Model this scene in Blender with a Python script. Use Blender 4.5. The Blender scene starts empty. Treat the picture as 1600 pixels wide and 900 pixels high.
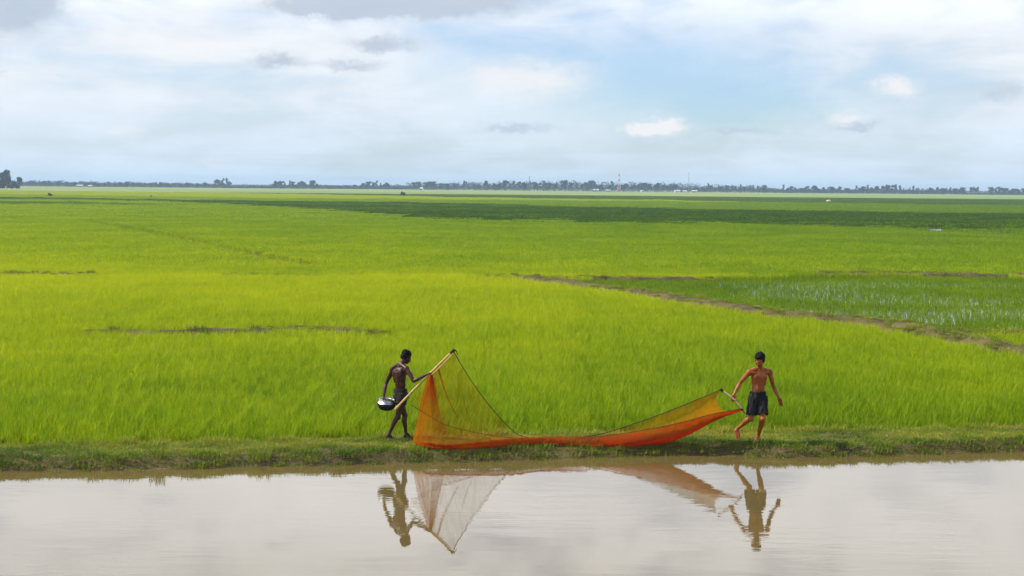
import bpy, bmesh, math, random
import numpy as np
from mathutils import Vector, Matrix, Euler, noise as mnoise

random.seed(7)
RNG = np.random.default_rng(11)
SC = bpy.context.scene
COL = SC.collection

# ------------------------------------------------------------------ camera
FPX = 2222.0                       # focal length in pixels of a 1600 px wide frame (50 mm on 36 mm)
CAM = Vector((0.0, 0.0, 4.8))
PITCH = math.atan((450 - 291.5) / FPX)
ROLL = math.atan(7.0 / 800)
FWD = Vector((0, math.cos(PITCH), -math.sin(PITCH)))
_r0 = Vector((1, 0, 0)); _u0 = Vector((0, math.sin(PITCH), math.cos(PITCH)))
RIGHT = _r0 * math.cos(ROLL) + _u0 * math.sin(ROLL)
UPV = _u0 * math.cos(ROLL) - _r0 * math.sin(ROLL)
cam_data = bpy.data.cameras.new('camera')
cam_data.sensor_width = 36.0
cam_data.lens = 50.0
cam_data.clip_start = 0.1
cam_data.clip_end = 20000.0
cam = bpy.data.objects.new('camera', cam_data)
m = Matrix.Identity(4)
for i in range(3):
    m[i][0] = RIGHT[i]; m[i][1] = UPV[i]; m[i][2] = -FWD[i]; m[i][3] = CAM[i]
cam.matrix_world = m
COL.objects.link(cam)
SC.camera = cam

# ------------------------------------------------------------------ node helpers
class NT:
    """tiny wrapper so that node maths reads like maths"""
    def __init__(self, tree):
        self.t = tree; self.n = tree.nodes; self.l = tree.links
    def new(self, typ, **kw):
        nd = self.n.new(typ)
        for k, v in kw.items():
            setattr(nd, k, v)
        return nd
    def put(self, sock, v):
        if isinstance(v, X): self.l.new(v.s, sock)
        elif isinstance(v, bpy.types.NodeSocket): self.l.new(v, sock)
        else: sock.default_value = v
    def math(self, op, a, b=None, c=None, clamp=False):
        nd = self.new('ShaderNodeMath', operation=op, use_clamp=clamp)
        for i, v in enumerate((a, b, c)):
            if v is not None: self.put(nd.inputs[i], v)
        return X(self, nd.outputs[0])
    def smooth(self, v, lo, hi, a=0.0, b=1.0):
        nd = self.new('ShaderNodeMapRange', interpolation_type='SMOOTHSTEP')
        for i, q in enumerate((v, lo, hi, a, b)): self.put(nd.inputs[i], q)
        return X(self, nd.outputs[0])
    def lin(self, v, lo, hi, a=0.0, b=1.0):
        nd = self.new('ShaderNodeMapRange')
        for i, q in enumerate((v, lo, hi, a, b)): self.put(nd.inputs[i], q)
        return X(self, nd.outputs[0])
    def mix(self, f, a, b, blend='MIX'):
        nd = self.new('ShaderNodeMix', data_type='RGBA', blend_type=blend)
        self.put(nd.inputs[0], f)
        for i, v in ((6, a), (7, b)):
            if isinstance(v, (tuple, list)): v = (*v[:3], 1.0)
            self.put(nd.inputs[i], v)
        return X(self, nd.outputs[2])
    def noise(self, vec, scale, detail=3.0, rough=0.55, dist=0.0):
        nd = self.new('ShaderNodeTexNoise')
        if vec is not None: self.put(nd.inputs['Vector'], vec)
        nd.inputs['Scale'].default_value = scale
        nd.inputs['Detail'].default_value = detail
        nd.inputs['Roughness'].default_value = rough
        nd.inputs['Distortion'].default_value = dist
        return X(self, nd.outputs[0])
    def comb(self, x, y, z):
        nd = self.new('ShaderNodeCombineXYZ')
        for i, v in enumerate((x, y, z)): self.put(nd.inputs[i], v)
        return X(self, nd.outputs[0])
    def sep(self, v):
        nd = self.new('ShaderNodeSeparateXYZ'); self.put(nd.inputs[0], v)
        return [X(self, o) for o in nd.outputs]
    def vmul(self, v, s):
        nd = self.new('ShaderNodeVectorMath', operation='MULTIPLY')
        self.put(nd.inputs[0], v); nd.inputs[1].default_value = s
        return X(self, nd.outputs[0])
class X:
    def __init__(self, nt, s): self.nt = nt; self.s = s
    def __add__(self, o): return self.nt.math('ADD', self, o)
    __radd__ = __add__
    def __mul__(self, o): return self.nt.math('MULTIPLY', self, o)
    __rmul__ = __mul__
    def __sub__(self, o): return self.nt.math('SUBTRACT', self, o)
    def __rsub__(self, o): return self.nt.math('SUBTRACT', o, self)
    def __truediv__(self, o): return self.nt.math('DIVIDE', self, o)
    def __rtruediv__(self, o): return self.nt.math('DIVIDE', o, self)
    def clamp(self): return self.nt.math('ADD', self, 0.0, clamp=True)

# ------------------------------------------------------------------ sky and sun
SUN_DIR = Vector((-0.68, 0.04, 0.72)).normalized()       # from the ground towards the sun
sun_el = math.asin(SUN_DIR.z)
sun_az = math.atan2(SUN_DIR.x, SUN_DIR.y)
world = bpy.data.worlds.new('World'); SC.world = world; world.use_nodes = True
W = NT(world.node_tree); W.n.clear()
wout = W.new('ShaderNodeOutputWorld'); wbg = W.new('ShaderNodeBackground')
W.l.new(wbg.outputs[0], wout.inputs[0])
sky = W.new('ShaderNodeTexSky', sky_type='NISHITA', sun_disc=False)
sky.sun_elevation = sun_el; sky.sun_rotation = sun_az
sky.altitude = 0; sky.air_density = 1.0; sky.dust_density = 0.6; sky.ozone_density = 1.5
SKY_STRENGTH = 0.13
tc = W.new('ShaderNodeTexCoord')
dx, dy, dz = W.sep(tc.outputs['Generated'])
dzc = W.math('MAXIMUM', dz, 0.0)
az = W.math('ARCTAN2', dx, dy); el = W.math('ARCSINE', dzc)
U0 = az * FPX; V0 = el * FPX                              # angles, 2222 units to the radian
# clouds lie on a high flat layer: project the view ray on it
inv = 1.0 / (dzc + 0.055)
cpx = dx * inv; cpy = dy * inv
cvec = W.comb(cpx, cpy, 3.1)
big = W.noise(cvec, 0.42, 5, 0.55, 0.3)
mid = W.noise(W.comb(U0 * 0.0045, V0 * 0.013, 0.7), 1.0, 5, 0.55, 0.4)
fin = W.noise(W.comb(U0 * 0.018, V0 * 0.045, 5.2), 1.0, 5, 0.6, 0.2)
w1 = W.noise(W.comb(U0 * 0.024, V0 * 0.036, 9.0), 1.0, 6, 0.68) - 0.5
w2 = W.noise(W.comb(U0 * 0.024, V0 * 0.036, 21.0), 1.0, 6, 0.68) - 0.5
U = U0 + w1 * 90.0; V = V0 + w2 * 44.0
def blob(px, py, rx, ryu, ryd=None):
    """an angular patch: centre given as angle in the same units, softer above than below"""
    u0 = px - 800.0; v0 = 292.0 - py
    a = (U - u0) / rx
    d = V - v0
    up = W.math('MAXIMUM', d, 0.0) / ryu
    dn = W.math('MINIMUM', d, 0.0) / (ryd or ryu)
    r2 = a * a + up * up + dn * dn
    return W.math('EXPONENT', r2 * -1.0)
blue_hole = blob(1010, 125, 260, 85) + blob(720, 95, 90, 40) * 0.35 + blob(1180, 175, 150, 45) * 0.45
low_veil = W.smooth(big * 0.45 + mid * 0.55, 0.34, 0.56) * 0.50 + 0.44 - blue_hole * 0.84
high_veil = W.smooth(big, 0.46, 0.62) * 0.8                       # overhead the veil breaks into patches
hi = W.smooth(V0, 720.0, 1300.0)
veil = (low_veil * (1.0 - hi) + high_veil * hi).clamp()
skycol = W.vmul(sky.outputs[0], (SKY_STRENGTH * 0.84, SKY_STRENGTH * 1.0, SKY_STRENGTH * 1.27))
veil_b = W.lin(mid * 0.5 + fin * 0.2 + big * 0.3, 0.32, 0.68, 0.86, 1.12)
elev_b = W.lin(V0, 220.0, 500.0, 1.0, 1.7)
vcol_low = W.mix(W.smooth(V0, 0.0, 210.0), (0.70, 0.82, 0.95), (0.89, 0.92, 0.955))
vcol = W.mix(W.smooth(V0, 270.0, 480.0), vcol_low, (0.95, 0.96, 1.0))
vnode = W.new('ShaderNodeVectorMath', operation='SCALE')
W.put(vnode.inputs[0], vcol); W.put(vnode.inputs[3], veil_b * elev_b)
c = W.mix(veil, skycol, vnode.outputs[0])
# soft bright cumulus heads
bright = (blob(1032, 198, 40, 15, 12) * 1.0 + blob(1000, 205, 26, 14, 10) * .8 + blob(1378, 138, 45, 18, 18) * 0.8 + blob(815, 125, 120, 36, 40) * 0.75
          + blob(1310, 186, 38, 12, 9) * 0.6 + blob(735, 2, 70, 16, 12) * 1.1 + blob(450, 8, 90, 18, 16) * .7
          + blob(300, 80, 170, 60, 50) * .4 + blob(210, 212, 70, 10) * .45 + blob(1150, 245, 110, 9) * .35 + blob(340, 262, 26, 9) * .4)
c = W.mix((W.smooth(bright * (fin * 0.9 + 0.55), 0.12, 0.85) * 0.85).clamp(), c, (0.97, 0.95, 0.95))
# grey undersides
dark = (blob(665, 10, 190, 42, 24) * 1.2 + blob(520, 24, 100, 20, 14) * 1.1 + blob(26, 0, 84, 95, 62) * 2.6 + blob(437, 108, 42, 16, 10) * .9 + blob(600, 78, 66, 15, 11) * .9
        + blob(548, 108, 52, 10, 8) * .75 + blob(18, 137, 24, 9, 7) * .8 + blob(1530, 148, 64, 18, 16) * .62 + blob(1060, 50, 32, 9, 8) * .35
        + blob(805, 203, 66, 9, 7) * .75 + blob(1330, 197, 40, 8, 6) * .75 + blob(1140, 205, 60, 7, 5) * .65 + blob(640, 210, 80, 5) * .3
        + blob(1420, 215, 90, 5) * .25 + blob(1040, 222, 46, 4, 4) * .3)
c = W.mix((W.smooth(dark * (fin * 0.8 + 0.6), 0.04, 0.98) * 0.82).clamp(), c, (0.49, 0.57, 0.69))
W.put(wbg.inputs[0], c); wbg.inputs[1].default_value = 0.78
world.cycles.sampling_method = 'MANUAL'; world.cycles.sample_map_resolution = 1024

sun_data = bpy.data.lights.new('sun', 'SUN')
sun_data.energy = 5.0; sun_data.angle = math.radians(0.55); sun_data.color = (1.0, 0.93, 0.82)
sun = bpy.data.objects.new('sun', sun_data); COL.objects.link(sun)
sun.rotation_euler = (-SUN_DIR).to_track_quat('-Z', 'Y').to_euler()
sun.location = (-30, 5, 40)

SC.view_settings.view_transform = 'Standard'; SC.view_settings.look = 'None'
SC.view_settings.exposure = 0.36; SC.view_settings.gamma = 1.0; SC.view_settings.use_curve_mapping = False
SC.render.engine = 'CYCLES'
SC.cycles.max_bounces = 8; SC.cycles.transparent_max_bounces = 24; SC.cycles.volume_bounces = 0
SC.cycles.diffuse_bounces = 3; SC.cycles.glossy_bounces = 3; SC.cycles.transmission_bounces = 4
SC.cycles.caustics_reflective = False; SC.cycles.caustics_refractive = False
SC.cycles.use_denoising = True

# ------------------------------------------------------------------ surveying helpers (photo angles -> metres on the site)
def ray(px, py):
    return FWD + RIGHT * ((px - 800.0) / FPX) + UPV * ((450.0 - py) / FPX)
def at_y(px, py, Y):
    d = ray(px, py); return CAM + d * (Y / d.y)
def at_z(px, py, z):
    d = ray(px, py); return CAM + d * ((z - CAM.z) / d.z)
def to_px(p):
    q = Vector(p) - CAM; k = q.dot(FWD)
    return 800 + FPX * q.dot(RIGHT) / k, 450 - FPX * q.dot(UPV) / k
YM = 25.7                                                # the fishermen's distance

def tag(o, label=None, cat=None, group=None, kind=None):
    for k, v in (('label', label), ('category', cat), ('group', group), ('kind', kind)):
        if v: o[k] = v
    return o
def link(name, me, mat=None, parent=None):
    o = bpy.data.objects.new(name, me); COL.objects.link(o)
    if mat is not None and me is not None and len(me.materials) == 0: me.materials.append(mat)
    if parent is not None: o.parent = parent
    return o
def empty(name, loc):
    o = bpy.data.objects.new(name, None); COL.objects.link(o); o.location = loc
    o.empty_display_size = 0.2
    return o
def mesh_from(name, verts, faces, smooth=False):
    me = bpy.data.meshes.new(name); me.from_pydata([tuple(v) for v in verts], [], faces); me.update()
    if smooth: me.polygons.foreach_set('use_smooth', [True] * len(me.polygons))
    return me

# ------------------------------------------------------------------ materials
def mat(name):
    m_ = bpy.data.materials.new(name); m_.use_nodes = True
    t = NT(m_.node_tree); t.n.clear()
    out = t.new('ShaderNodeOutputMaterial')
    return m_, t, out
def principled(t, out, col, rough=0.6, spec=0.5, bump=None, bstr=0.3, bdist=0.02, metal=0.0):
    b = t.new('ShaderNodeBsdfPrincipled')
    if isinstance(col, (tuple, list)): col = (*col[:3], 1)
    t.put(b.inputs['Base Color'], col); t.put(b.inputs['Roughness'], rough)
    b.inputs['Specular IOR Level'].default_value = spec; b.inputs['Metallic'].default_value = metal
    if bump is not None:
        bn = t.new('ShaderNodeBump'); bn.inputs['Strength'].default_value = bstr; bn.inputs['Distance'].default_value = bdist
        t.put(bn.inputs['Height'], bump); t.l.new(bn.outputs[0], b.inputs['Normal'])
    t.l.new(b.outputs[0], out.inputs[0]); return b
def worldpos(t):
    g = t.new('ShaderNodeNewGeometry'); return X(t, g.outputs['Position'])
def attr(t, name, typ='GEOMETRY'):
    a = t.new('ShaderNodeAttribute', attribute_name=name, attribute_type=typ); return X(t, a.outputs['Fac'])

def foliage_mat(name, ramp, straw, transl=0.45, tip=None, noise_scale=0.12, base_mix=0.5):
    """ramp: colours for tone 0, .5, 1"""
    m_, t, out = mat(name)
    tone = attr(t, 'tone', 'INSTANCER'); tint = attr(t, 'tint'); h = attr(t, 'hgt')
    p = worldpos(t)
    nz = t.noise(t.vmul(p, (1, .8, 0)), noise_scale, 4, .6) - 0.5
    nz2 = t.noise(t.vmul(p, (1, .5, 0)), noise_scale * 7, 3, .6) - 0.5
    tt = (tone + nz * 0.55 + nz2 * 0.35 + (tint - 0.5) * 0.45).clamp()
    c1 = t.mix(t.lin(tt, 0, .5), ramp[0], ramp[1])
    c2 = t.mix(t.lin(tt, .5, 1), c1, ramp[2])
    dry = t.smooth(tint, 0.90, 0.97) * 0.7
    c3 = t.mix(dry, c2, straw)
    c4 = t.mix(t.smooth(h, 0.45, 0.0) * base_mix, c3, straw)
    d = t.new('ShaderNodeBsdfPrincipled'); t.put(d.inputs['Base Color'], c4)
    d.inputs['Roughness'].default_value = 0.55; d.inputs['Specular IOR Level'].default_value = 0.12
    tr = t.new('ShaderNodeBsdfTranslucent'); t.put(tr.inputs[0], t.mix(0.5, c4, t.mix(1.0, c4, (1.25, 1.25, .5), 'MULTIPLY')))
    mx = t.new('ShaderNodeMixShader'); mx.inputs[0].default_value = transl
    t.l.new(d.outputs[0], mx.inputs[1]); t.l.new(tr.outputs[0], mx.inputs[2]); t.l.new(mx.outputs[0], out.inputs[0])
    return m_
M_RICE = foliage_mat('young_rice', ((0.036, 0.092, 0.001), (0.205, 0.325, 0.001), (0.490, 0.530, 0.002)), (0.42, 0.36, 0.04))
M_BANKG = foliage_mat('bank_grass', ((0.060, 0.125, 0.008), (0.17, 0.25, 0.010), (0.38, 0.36, 0.045)), (0.40, 0.27, 0.10), 0.3, noise_scale=0.9, base_mix=0.6)

def earth_mat():
    m_, t, out = mat('wet_earth')
    p = worldpos(t)
    n1 = t.noise(p, 0.9, 5, .6); n2 = t.noise(p, 9.0, 4, .65); n3 = t.noise(p, 45.0, 3, .6)
    a = t.mix(t.smooth(n1, .35, .65), (0.075, 0.048, 0.018), (0.16, 0.11, 0.04))
    b = t.mix(t.smooth(n2, .4, .7) * 0.6, a, (0.10, 0.12, 0.025))
    principled(t, out, b, t.lin(n1, .3, .7, .55, .95), .3, n2 * .6 + n3 * .4, .8, .05)
    return m_
M_EARTH = earth_mat()
def bund_mat():
    m_, t, out = mat('bund_earth')
    p = worldpos(t)
    n1 = t.noise(p, 0.7, 5, .6); n2 = t.noise(p, 6.0, 4, .65); n3 = t.noise(p, 30.0, 3, .6)
    a = t.mix(t.smooth(n1, .35, .65), (0.060, 0.042, 0.016), (0.13, 0.095, 0.035))
    b = t.mix(t.smooth(n2, .45, .7) * 0.7, a, (0.10, 0.13, 0.02))
    principled(t, out, b, .9, .2, n2 * .5 + n3 * .5, .9, .06)
    return m_
M_BUND = bund_mat()
def water_mat(name, mud, scale=1.0, strength=1.0, ior=1.55, rough=0.015):
    m_, t, out = mat(name)
    p = worldpos(t)
    patch = t.smooth(t.noise(t.vmul(p, (.13, .30, 1)), 1.0, 3, .5), .38, .66, .12, 1.0)
    r1 = t.noise(t.vmul(p, (1.1 * scale, 4.4 * scale, 1)), 1.0, 3, .55, .4)
    r2 = t.noise(t.vmul(p, (3.0 * scale, 13.0 * scale, 1)), 1.0, 2, .5, .3)
    r3 = t.noise(t.vmul(p, (.35 * scale, .9 * scale, 1)), 1.0, 2, .5)
    hgt = (r1 * 0.6 + r2 * 0.16) * patch + r3 * .5
    mcol = t.mix(t.noise(t.vmul(p, (.25, .6, 1)), 1.0, 3, .5), mud, tuple(v * 1.25 for v in mud))
    b = principled(t, out, mcol, rough, .5, hgt, 0.10 * strength, 0.11)
    b.inputs['IOR'].default_value = ior
    return m_
M_WATER = water_mat('muddy_water', (0.108, 0.079, 0.025), 1.0, .36, 1.70, .005)
M_PADDYW = water_mat('paddy_water', (0.060, 0.085, 0.012), 2.0, .6, 1.4, .05)

# ------------------------------------------------------------------ the pond edge, bank and field levels
EDGE_PX = [(-500, 748), (-200, 741), (0, 736.5), (120, 736), (250, 732.5), (400, 729), (500, 726.5), (650, 723.5), (800, 719), (900, 715.5), (960, 713), (1040, 712), (1100, 712),
           (1180, 714.5), (1250, 715), (1350, 712.5), (1430, 709.5), (1500, 708), (1600, 705), (1800, 699), (2100, 691)]
_e = [at_z(a, b, 0.0) for a, b in EDGE_PX]
_ex = np.array([p.x for p in _e]); _ey = np.array([p.y for p in _e])
def edge_y(x): return float(np.interp(x, _ex, _ey)) + 0.13 * mnoise.noise(Vector((x * .8, 3.3, 0))) + .05 * mnoise.noise(Vector((x * 3.1, 8.3, 0)))
RICE_PX = [(-500, 706), (-200, 700), (0, 697), (300, 692), (580, 685), (850, 680), (1100, 675), (1250, 673), (1600, 668), (2100, 662)]
_r = [at_z(a, b, 0.16) for a, b in RICE_PX]
_rx = np.array([p.x for p in _r]); _ry = np.array([p.y for p in _r])
def rice_y(x): return float(np.interp(x, _rx, _ry))
FIELD_Z = 0.06
def ground_z(x, y):
    e = edge_y(x); r = rice_y(x); t = y - e
    if t < 0:
        return max(-0.9, t * 0.45)
    w = max(r - e, 0.8)
    n = 0.035 * mnoise.noise(Vector((x * 1.3, y * 1.6, 1.7))) + 0.02 * mnoise.noise(Vector((x * 4, y * 4, 4.7)))
    s = min(1.0, t / 0.20); s = s * s * (3 - 2 * s)
    s2 = min(1.0, t / 0.55); z = 0.125 * s + .065 * s2 * s2 * (3 - 2 * s2)
    if t > w - 0.25:
        k = min(1.0, (t - (w - 0.25)) / 0.6); k = k * k * (3 - 2 * k)
        z = z * (1 - k) + FIELD_Z * k
        n *= (1 - k)
    return z + n * min(1, t / .3)
def build_ground():
    xs = list(np.arange(-13, 13.001, 0.12))
    xs = [-6000, -2500, -900, -300, -120, -60, -35, -22, -16] + xs + [16, 22, 35, 60, 120, 300, 900, 2500, 6000]
    ts = [-22, -8, -3, -1.2, -.5, -.2, -.06, 0, .05, .1, .16, .22, .3, .38, .48, .6, .75, .9, 1.05, 1.2, 1.35, 1.5, 1.65, 1.8, 1.95, 2.1, 2.3, 2.5, 2.8, 3.2, 4, 6, 10, 20, 40, 80, 160, 320, 700, 1500, 4000, 9000]
    V_ = []; F_ = []
    for x in xs:
        e = edge_y(x)
        for t in ts: V_.append((x, e + t, ground_z(x, e + t)))
    n = len(ts)
    for i in range(len(xs) - 1):
        for j in range(n - 1):
            F_.append((i * n + j, (i + 1) * n + j, (i + 1) * n + j + 1, i * n + j + 1))
    g = link('ground', mesh_from('ground', V_, F_, True), M_EARTH); tag(g, kind='structure')
build_ground()
def sheet(name, pts, material, kind='structure'):
    me = mesh_from(name, pts, [tuple(range(len(pts)))])
    return tag(link(name, me, material), kind=kind)
# the pond lies between the camera's bank and the far bank
sheet('pond_water', [(-400, -2, 0), (400, -2, 0), (400, 75, 0.0), (13, 26.9, 0), (-13, 25.4, 0), (-400, 24, 0)][:2] + [(400, 26.6, 0), (-400, 26.6, 0)], M_WATER)

# ------------------------------------------------------------------ instanced vegetation carpets (nobody could count the blades)
def scatter(name, variants, pts, material, label=None):
    """one object: its mesh holds the clump variants plus loose points; geometry nodes set the clumps on the points.
    variants: [(verts, faces, tint, hgt)]; pts: rows x, y, z, rot, sx, sz, variant, tone"""
    V_ = []; F_ = []; vid = []; tint = []; hg = []
    for k, (vs, fs, ti, hh) in enumerate(variants):
        o = len(V_); V_ += vs; F_ += [tuple(i + o for i in f) for f in fs]
        vid += [k] * len(vs); tint += ti; hg += hh
    nv = len(V_)
    pts = np.asarray(pts, dtype=np.float64)
    V_ = V_ + [tuple(p[:3]) for p in pts]
    me = bpy.data.meshes.new(name); me.from_pydata(V_, [], F_)
    N = len(pts)
    def at(nm, arr, typ='FLOAT'):
        a = me.attributes.new(nm, typ, 'POINT'); a.data.foreach_set('value', arr)
    at('vid', np.array(vid + [-1] * N, dtype=np.int32), 'INT')
    at('tint', np.array(tint + [0.0] * N, dtype=np.float32)); at('hgt', np.array(hg + [0.0] * N, dtype=np.float32))
    z = np.zeros(nv)
    at('rot', np.concatenate([z, pts[:, 3]]).astype(np.float32))
    at('sx', np.concatenate([z, pts[:, 4]]).astype(np.float32)); at('sz', np.concatenate([z, pts[:, 5]]).astype(np.float32))
    at('pick', np.concatenate([z, pts[:, 6]]).astype(np.int32), 'INT'); at('tone', np.concatenate([z, pts[:, 7]]).astype(np.float32))
    o = link(name, me, material)
    ng = bpy.data.node_groups.new(name + '_nodes', 'GeometryNodeTree')
    ng.interface.new_socket('Geometry', in_out='INPUT', socket_type='NodeSocketGeometry')
    ng.interface.new_socket('Geometry', in_out='OUTPUT', socket_type='NodeSocketGeometry')
    nd, lk = ng.nodes, ng.links
    gi = nd.new('NodeGroupInput'); go = nd.new('NodeGroupOutput')
    def named(nm, typ='FLOAT'):
        q = nd.new('GeometryNodeInputNamedAttribute'); q.data_type = typ; q.inputs[0].default_value = nm; return q.outputs[0]
    def split(k):
        c_ = nd.new('FunctionNodeCompare'); c_.data_type = 'INT'; c_.operation = 'EQUAL'
        ins = [s for s in c_.inputs if s.type == 'INT']; lk.new(named('vid', 'INT'), ins[0]); ins[1].default_value = k
        s_ = nd.new('GeometryNodeSeparateGeometry'); s_.domain = 'POINT'
        lk.new(gi.outputs[0], s_.inputs[0]); lk.new(c_.outputs[0], s_.inputs[1]); return s_.outputs[0]
    join = nd.new('GeometryNodeJoinGeometry')
    for k in reversed(range(len(variants))):
        g2 = nd.new('GeometryNodeGeometryToInstance'); lk.new(split(k), g2.inputs[0]); lk.new(g2.outputs[0], join.inputs[0])
    ip = nd.new('GeometryNodeInstanceOnPoints'); ip.inputs['Pick Instance'].default_value = True
    lk.new(split(-1), ip.inputs['Points']); lk.new(join.outputs[0], ip.inputs['Instance']); lk.new(named('pick', 'INT'), ip.inputs['Instance Index'])
    cr = nd.new('ShaderNodeCombineXYZ'); lk.new(named('rot'), cr.inputs[2]); lk.new(cr.outputs[0], ip.inputs['Rotation'])
    cs = nd.new('ShaderNodeCombineXYZ'); sx = named('sx'); lk.new(sx, cs.inputs[0]); lk.new(sx, cs.inputs[1]); lk.new(named('sz'), cs.inputs[2]); lk.new(cs.outputs[0], ip.inputs['Scale'])
    lk.new(ip.outputs[0], go.inputs[0])
    md = o.modifiers.new('scatter', 'NODES'); md.node_group = ng
    return tag(o, label, kind='stuff')

def blade(vs, fs, ti, hh, x, y, L, w, lean, az_, tint, curl=1.0, z0=0.0):
    """a tapered leaf of three segments bending over along az_"""
    o = len(vs); ca, sa = math.cos(az_), math.sin(az_)
    pa = az_ + math.pi / 2 + random.uniform(-.5, .5); px_, py_ = math.cos(pa) * w / 2, math.sin(pa) * w / 2
    r = 0.0; z = z0; ang = lean * .4
    segs = ((0.42, 1.0), (0.33, .75), (0.25, 0.0)); k = 0
    vs += [(x - px_, y - py_, z), (x + px_, y + py_, z)]; ti += [tint] * 2; hh += [0, 0]
    acc = 0
    for f, ww in segs:
        r += math.sin(ang) * L * f; z += math.cos(ang) * L * f; ang += lean * curl * .8; acc += f
        cx, cy = x + ca * r, y + sa * r
        if ww > 0:
            vs += [(cx - px_ * ww, cy - py_ * ww, z), (cx + px_ * ww, cy + py_ * ww, z)]; ti += [tint] * 2; hh += [acc, acc]
        else:
            vs.append((cx, cy, z)); ti.append(tint); hh.append(1.0)
    fs += [(o, o + 1, o + 3, o + 2), (o + 2, o + 3, o + 5, o + 4), (o + 4, o + 5, o + 6)]
def rice_patch(size, tufts, per, L, w, spread, lean=(.08, .5)):
    vs, fs, ti, hh = [], [], [], []
    for _ in range(tufts):
        cx, cy = random.uniform(-.5, .5) * size, random.uniform(-.5, .5) * size
        tb = random.random(); l0 = random.uniform(*L)
        for _b in range(per):
            blade(vs, fs, ti, hh, cx + random.gauss(0, spread), cy + random.gauss(0, spread), l0 * random.uniform(.7, 1.08), w * random.uniform(.7, 1.3),
                  random.uniform(*lean), random.uniform(0, 2 * math.pi), min(1, max(0, tb * .6 + random.random() * .4)))
    return vs, fs, ti, hh

# paddies, bunds: laid out on the ground plan (metres) surveyed from the photograph
CAN = 0.36
def line(pts, z): return [at_z(a, b, z) for a, b in pts]
BUNDS = [  # name, pixel survey, half width, height above field, cleared half width
    ('diagonal', [(760, 430), (830, 432), (900, 441), (1000, 453), (1120, 472), (1220, 486), (1300, 494), (1400, 503), (1480, 520), (1600, 543), (1760, 572)], 0.55, 0.40, 0.95),
    ('cross_far_right', [(1250, 424.5), (1340, 424), (1420, 425), (1520, 427), (1600, 427), (1760, 428)], 0.42, 0.36, 0.6),
    ('cross_near_right', [(1400, 511), (1500, 514), (1600, 516), (1760, 518)], 0.35, 0.30, 0.55),
    ('cross_near_left', [(138, 516), (200, 514), (300, 513), (400, 514), (430, 510), (500, 510), (560, 513), (600, 516)], 0.38, 0.32, 0.5),
    ('cross_far_left', [(-60, 427), (40, 426), (140, 426), (150, 427)], 0.4, 0.34, 0.55),
    ('cross_far_mid', [(350, 427), (425, 427), (440, 427)], 0.3, 0.26, 0.5),
    ('track_faint', [(130, 343), (220, 358), (320, 377), (400, 395), (490, 411)], 0.25, 0.08, 0.30),
    ('step_left', [(830, 431), (900, 430), (1000, 431), (1120, 431)], 0.3, 0.30, 0.5),
]
BUND_XY = []
for nm, px_, hw, hh_, cw in BUNDS:
    P_ = [(p.x, p.y) for p in line(px_, CAN)]
    BUND_XY.append((np.array(P_), cw))
def bund_dist(x, y):
    best = 9e9
    for P_, cw in BUND_XY:
        a = P_[:-1]; b = P_[1:]; ab = b - a; q = np.array((x, y)) - a
        t = np.clip((q * ab).sum(1) / (ab * ab).sum(1), 0, 1)
        d = np.sqrt((((a + ab * t[:, None]) - (x, y)) ** 2).sum(1)).min() - cw
        best = min(best, d)
    return best
def build_bunds():
    for (nm, px_, hw, hh_, cw) in BUNDS:
        P_ = [Vector((p.x, p.y)) for p in line(px_, CAN)]
        pts = []
        for a, b in zip(P_[:-1], P_[1:]):
            n = max(2, int((b - a).length / 0.22))
            pts += [a.lerp(b, i / n) for i in range(n)]
        pts.append(P_[-1])
        V_, F_ = [], []
        prof = [(-1.25, -.05), (-1.0, .22), (-.7, .7), (-.35, .95), (0, 1.0), (.35, .93), (.7, .68), (1.0, .2), (1.25, -.05)]
        N = len(pts)
        for i, p in enumerate(pts):
            d = (pts[min(i + 1, N - 1)] - pts[max(i - 1, 0)]).normalized(); nrm = Vector((-d.y, d.x))
            taper = min(1, i / 6, (N - 1 - i) / 6) * .9 + .1
            hv = hh_ * taper * (0.86 + .35 * mnoise.noise(Vector((p.x * .7, p.y * .7, 2))))
            for u, v in prof:
                q = p + nrm * u * hw * (1 + .25 * mnoise.noise(Vector((p.x * .5, p.y * .5, u))))
                z = FIELD_Z - .02 + v * hv + (.07 * mnoise.noise(Vector((q.x * 2.5, q.y * 2.5, 7))) if v > 0 else 0)
                V_.append((q.x, q.y, z))
        k = len(prof)
        for i in range(N - 1):
            for j in range(k - 1): F_.append((i * k + j, i * k + j + 1, (i + 1) * k + j + 1, (i + 1) * k + j))
        tag(link('field_bund', mesh_from('field_bund', V_, F_, True), M_BUND), kind='structure')
build_bunds()

# far bands of darker and lighter rice: (polygon in survey pixels, tone)
def poly(pts): return np.array(pts, dtype=float)
FAR_BANDS = [
    (poly([(-700, 298), (100, 309), (300, 312.5), (700, 317), (1000, 325), (1600, 334), (2300, 344), (2300, 364), (1600, 357), (1000, 347.5), (700, 342), (450, 323), (250, 314.5), (100, 311.5), (-700, 305)]), 0.02),
    (poly([(-700, 308), (120, 315.2), (250, 319), (330, 321), (120, 319), (-700, 312)]), 0.22),
    (poly([(-700, 288), (0, 295.5), (400, 301.8), (800, 309.5), (1150, 314.5), (1150, 315.5), (800, 312.5), (400, 309), (0, 303), (-700, 297)]), 0.80),
    (poly([(-700, 283), (0, 292.5), (400, 298), (800, 303), (1200, 307), (1600, 311), (2300, 317), (2300, 328), (1600, 321), (1200, 315.5), (800, 309.5), (400, 301.8), (0, 295.5), (-700, 288)]), 0.10),
    (poly([(-700, 270), (0, 286), (800, 294), (1600, 301), (2300, 308), (2300, 317), (1600, 311), (1200, 307), (800, 303), (400, 298), (0, 292.5), (-700, 283)]), 0.6),
]
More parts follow.
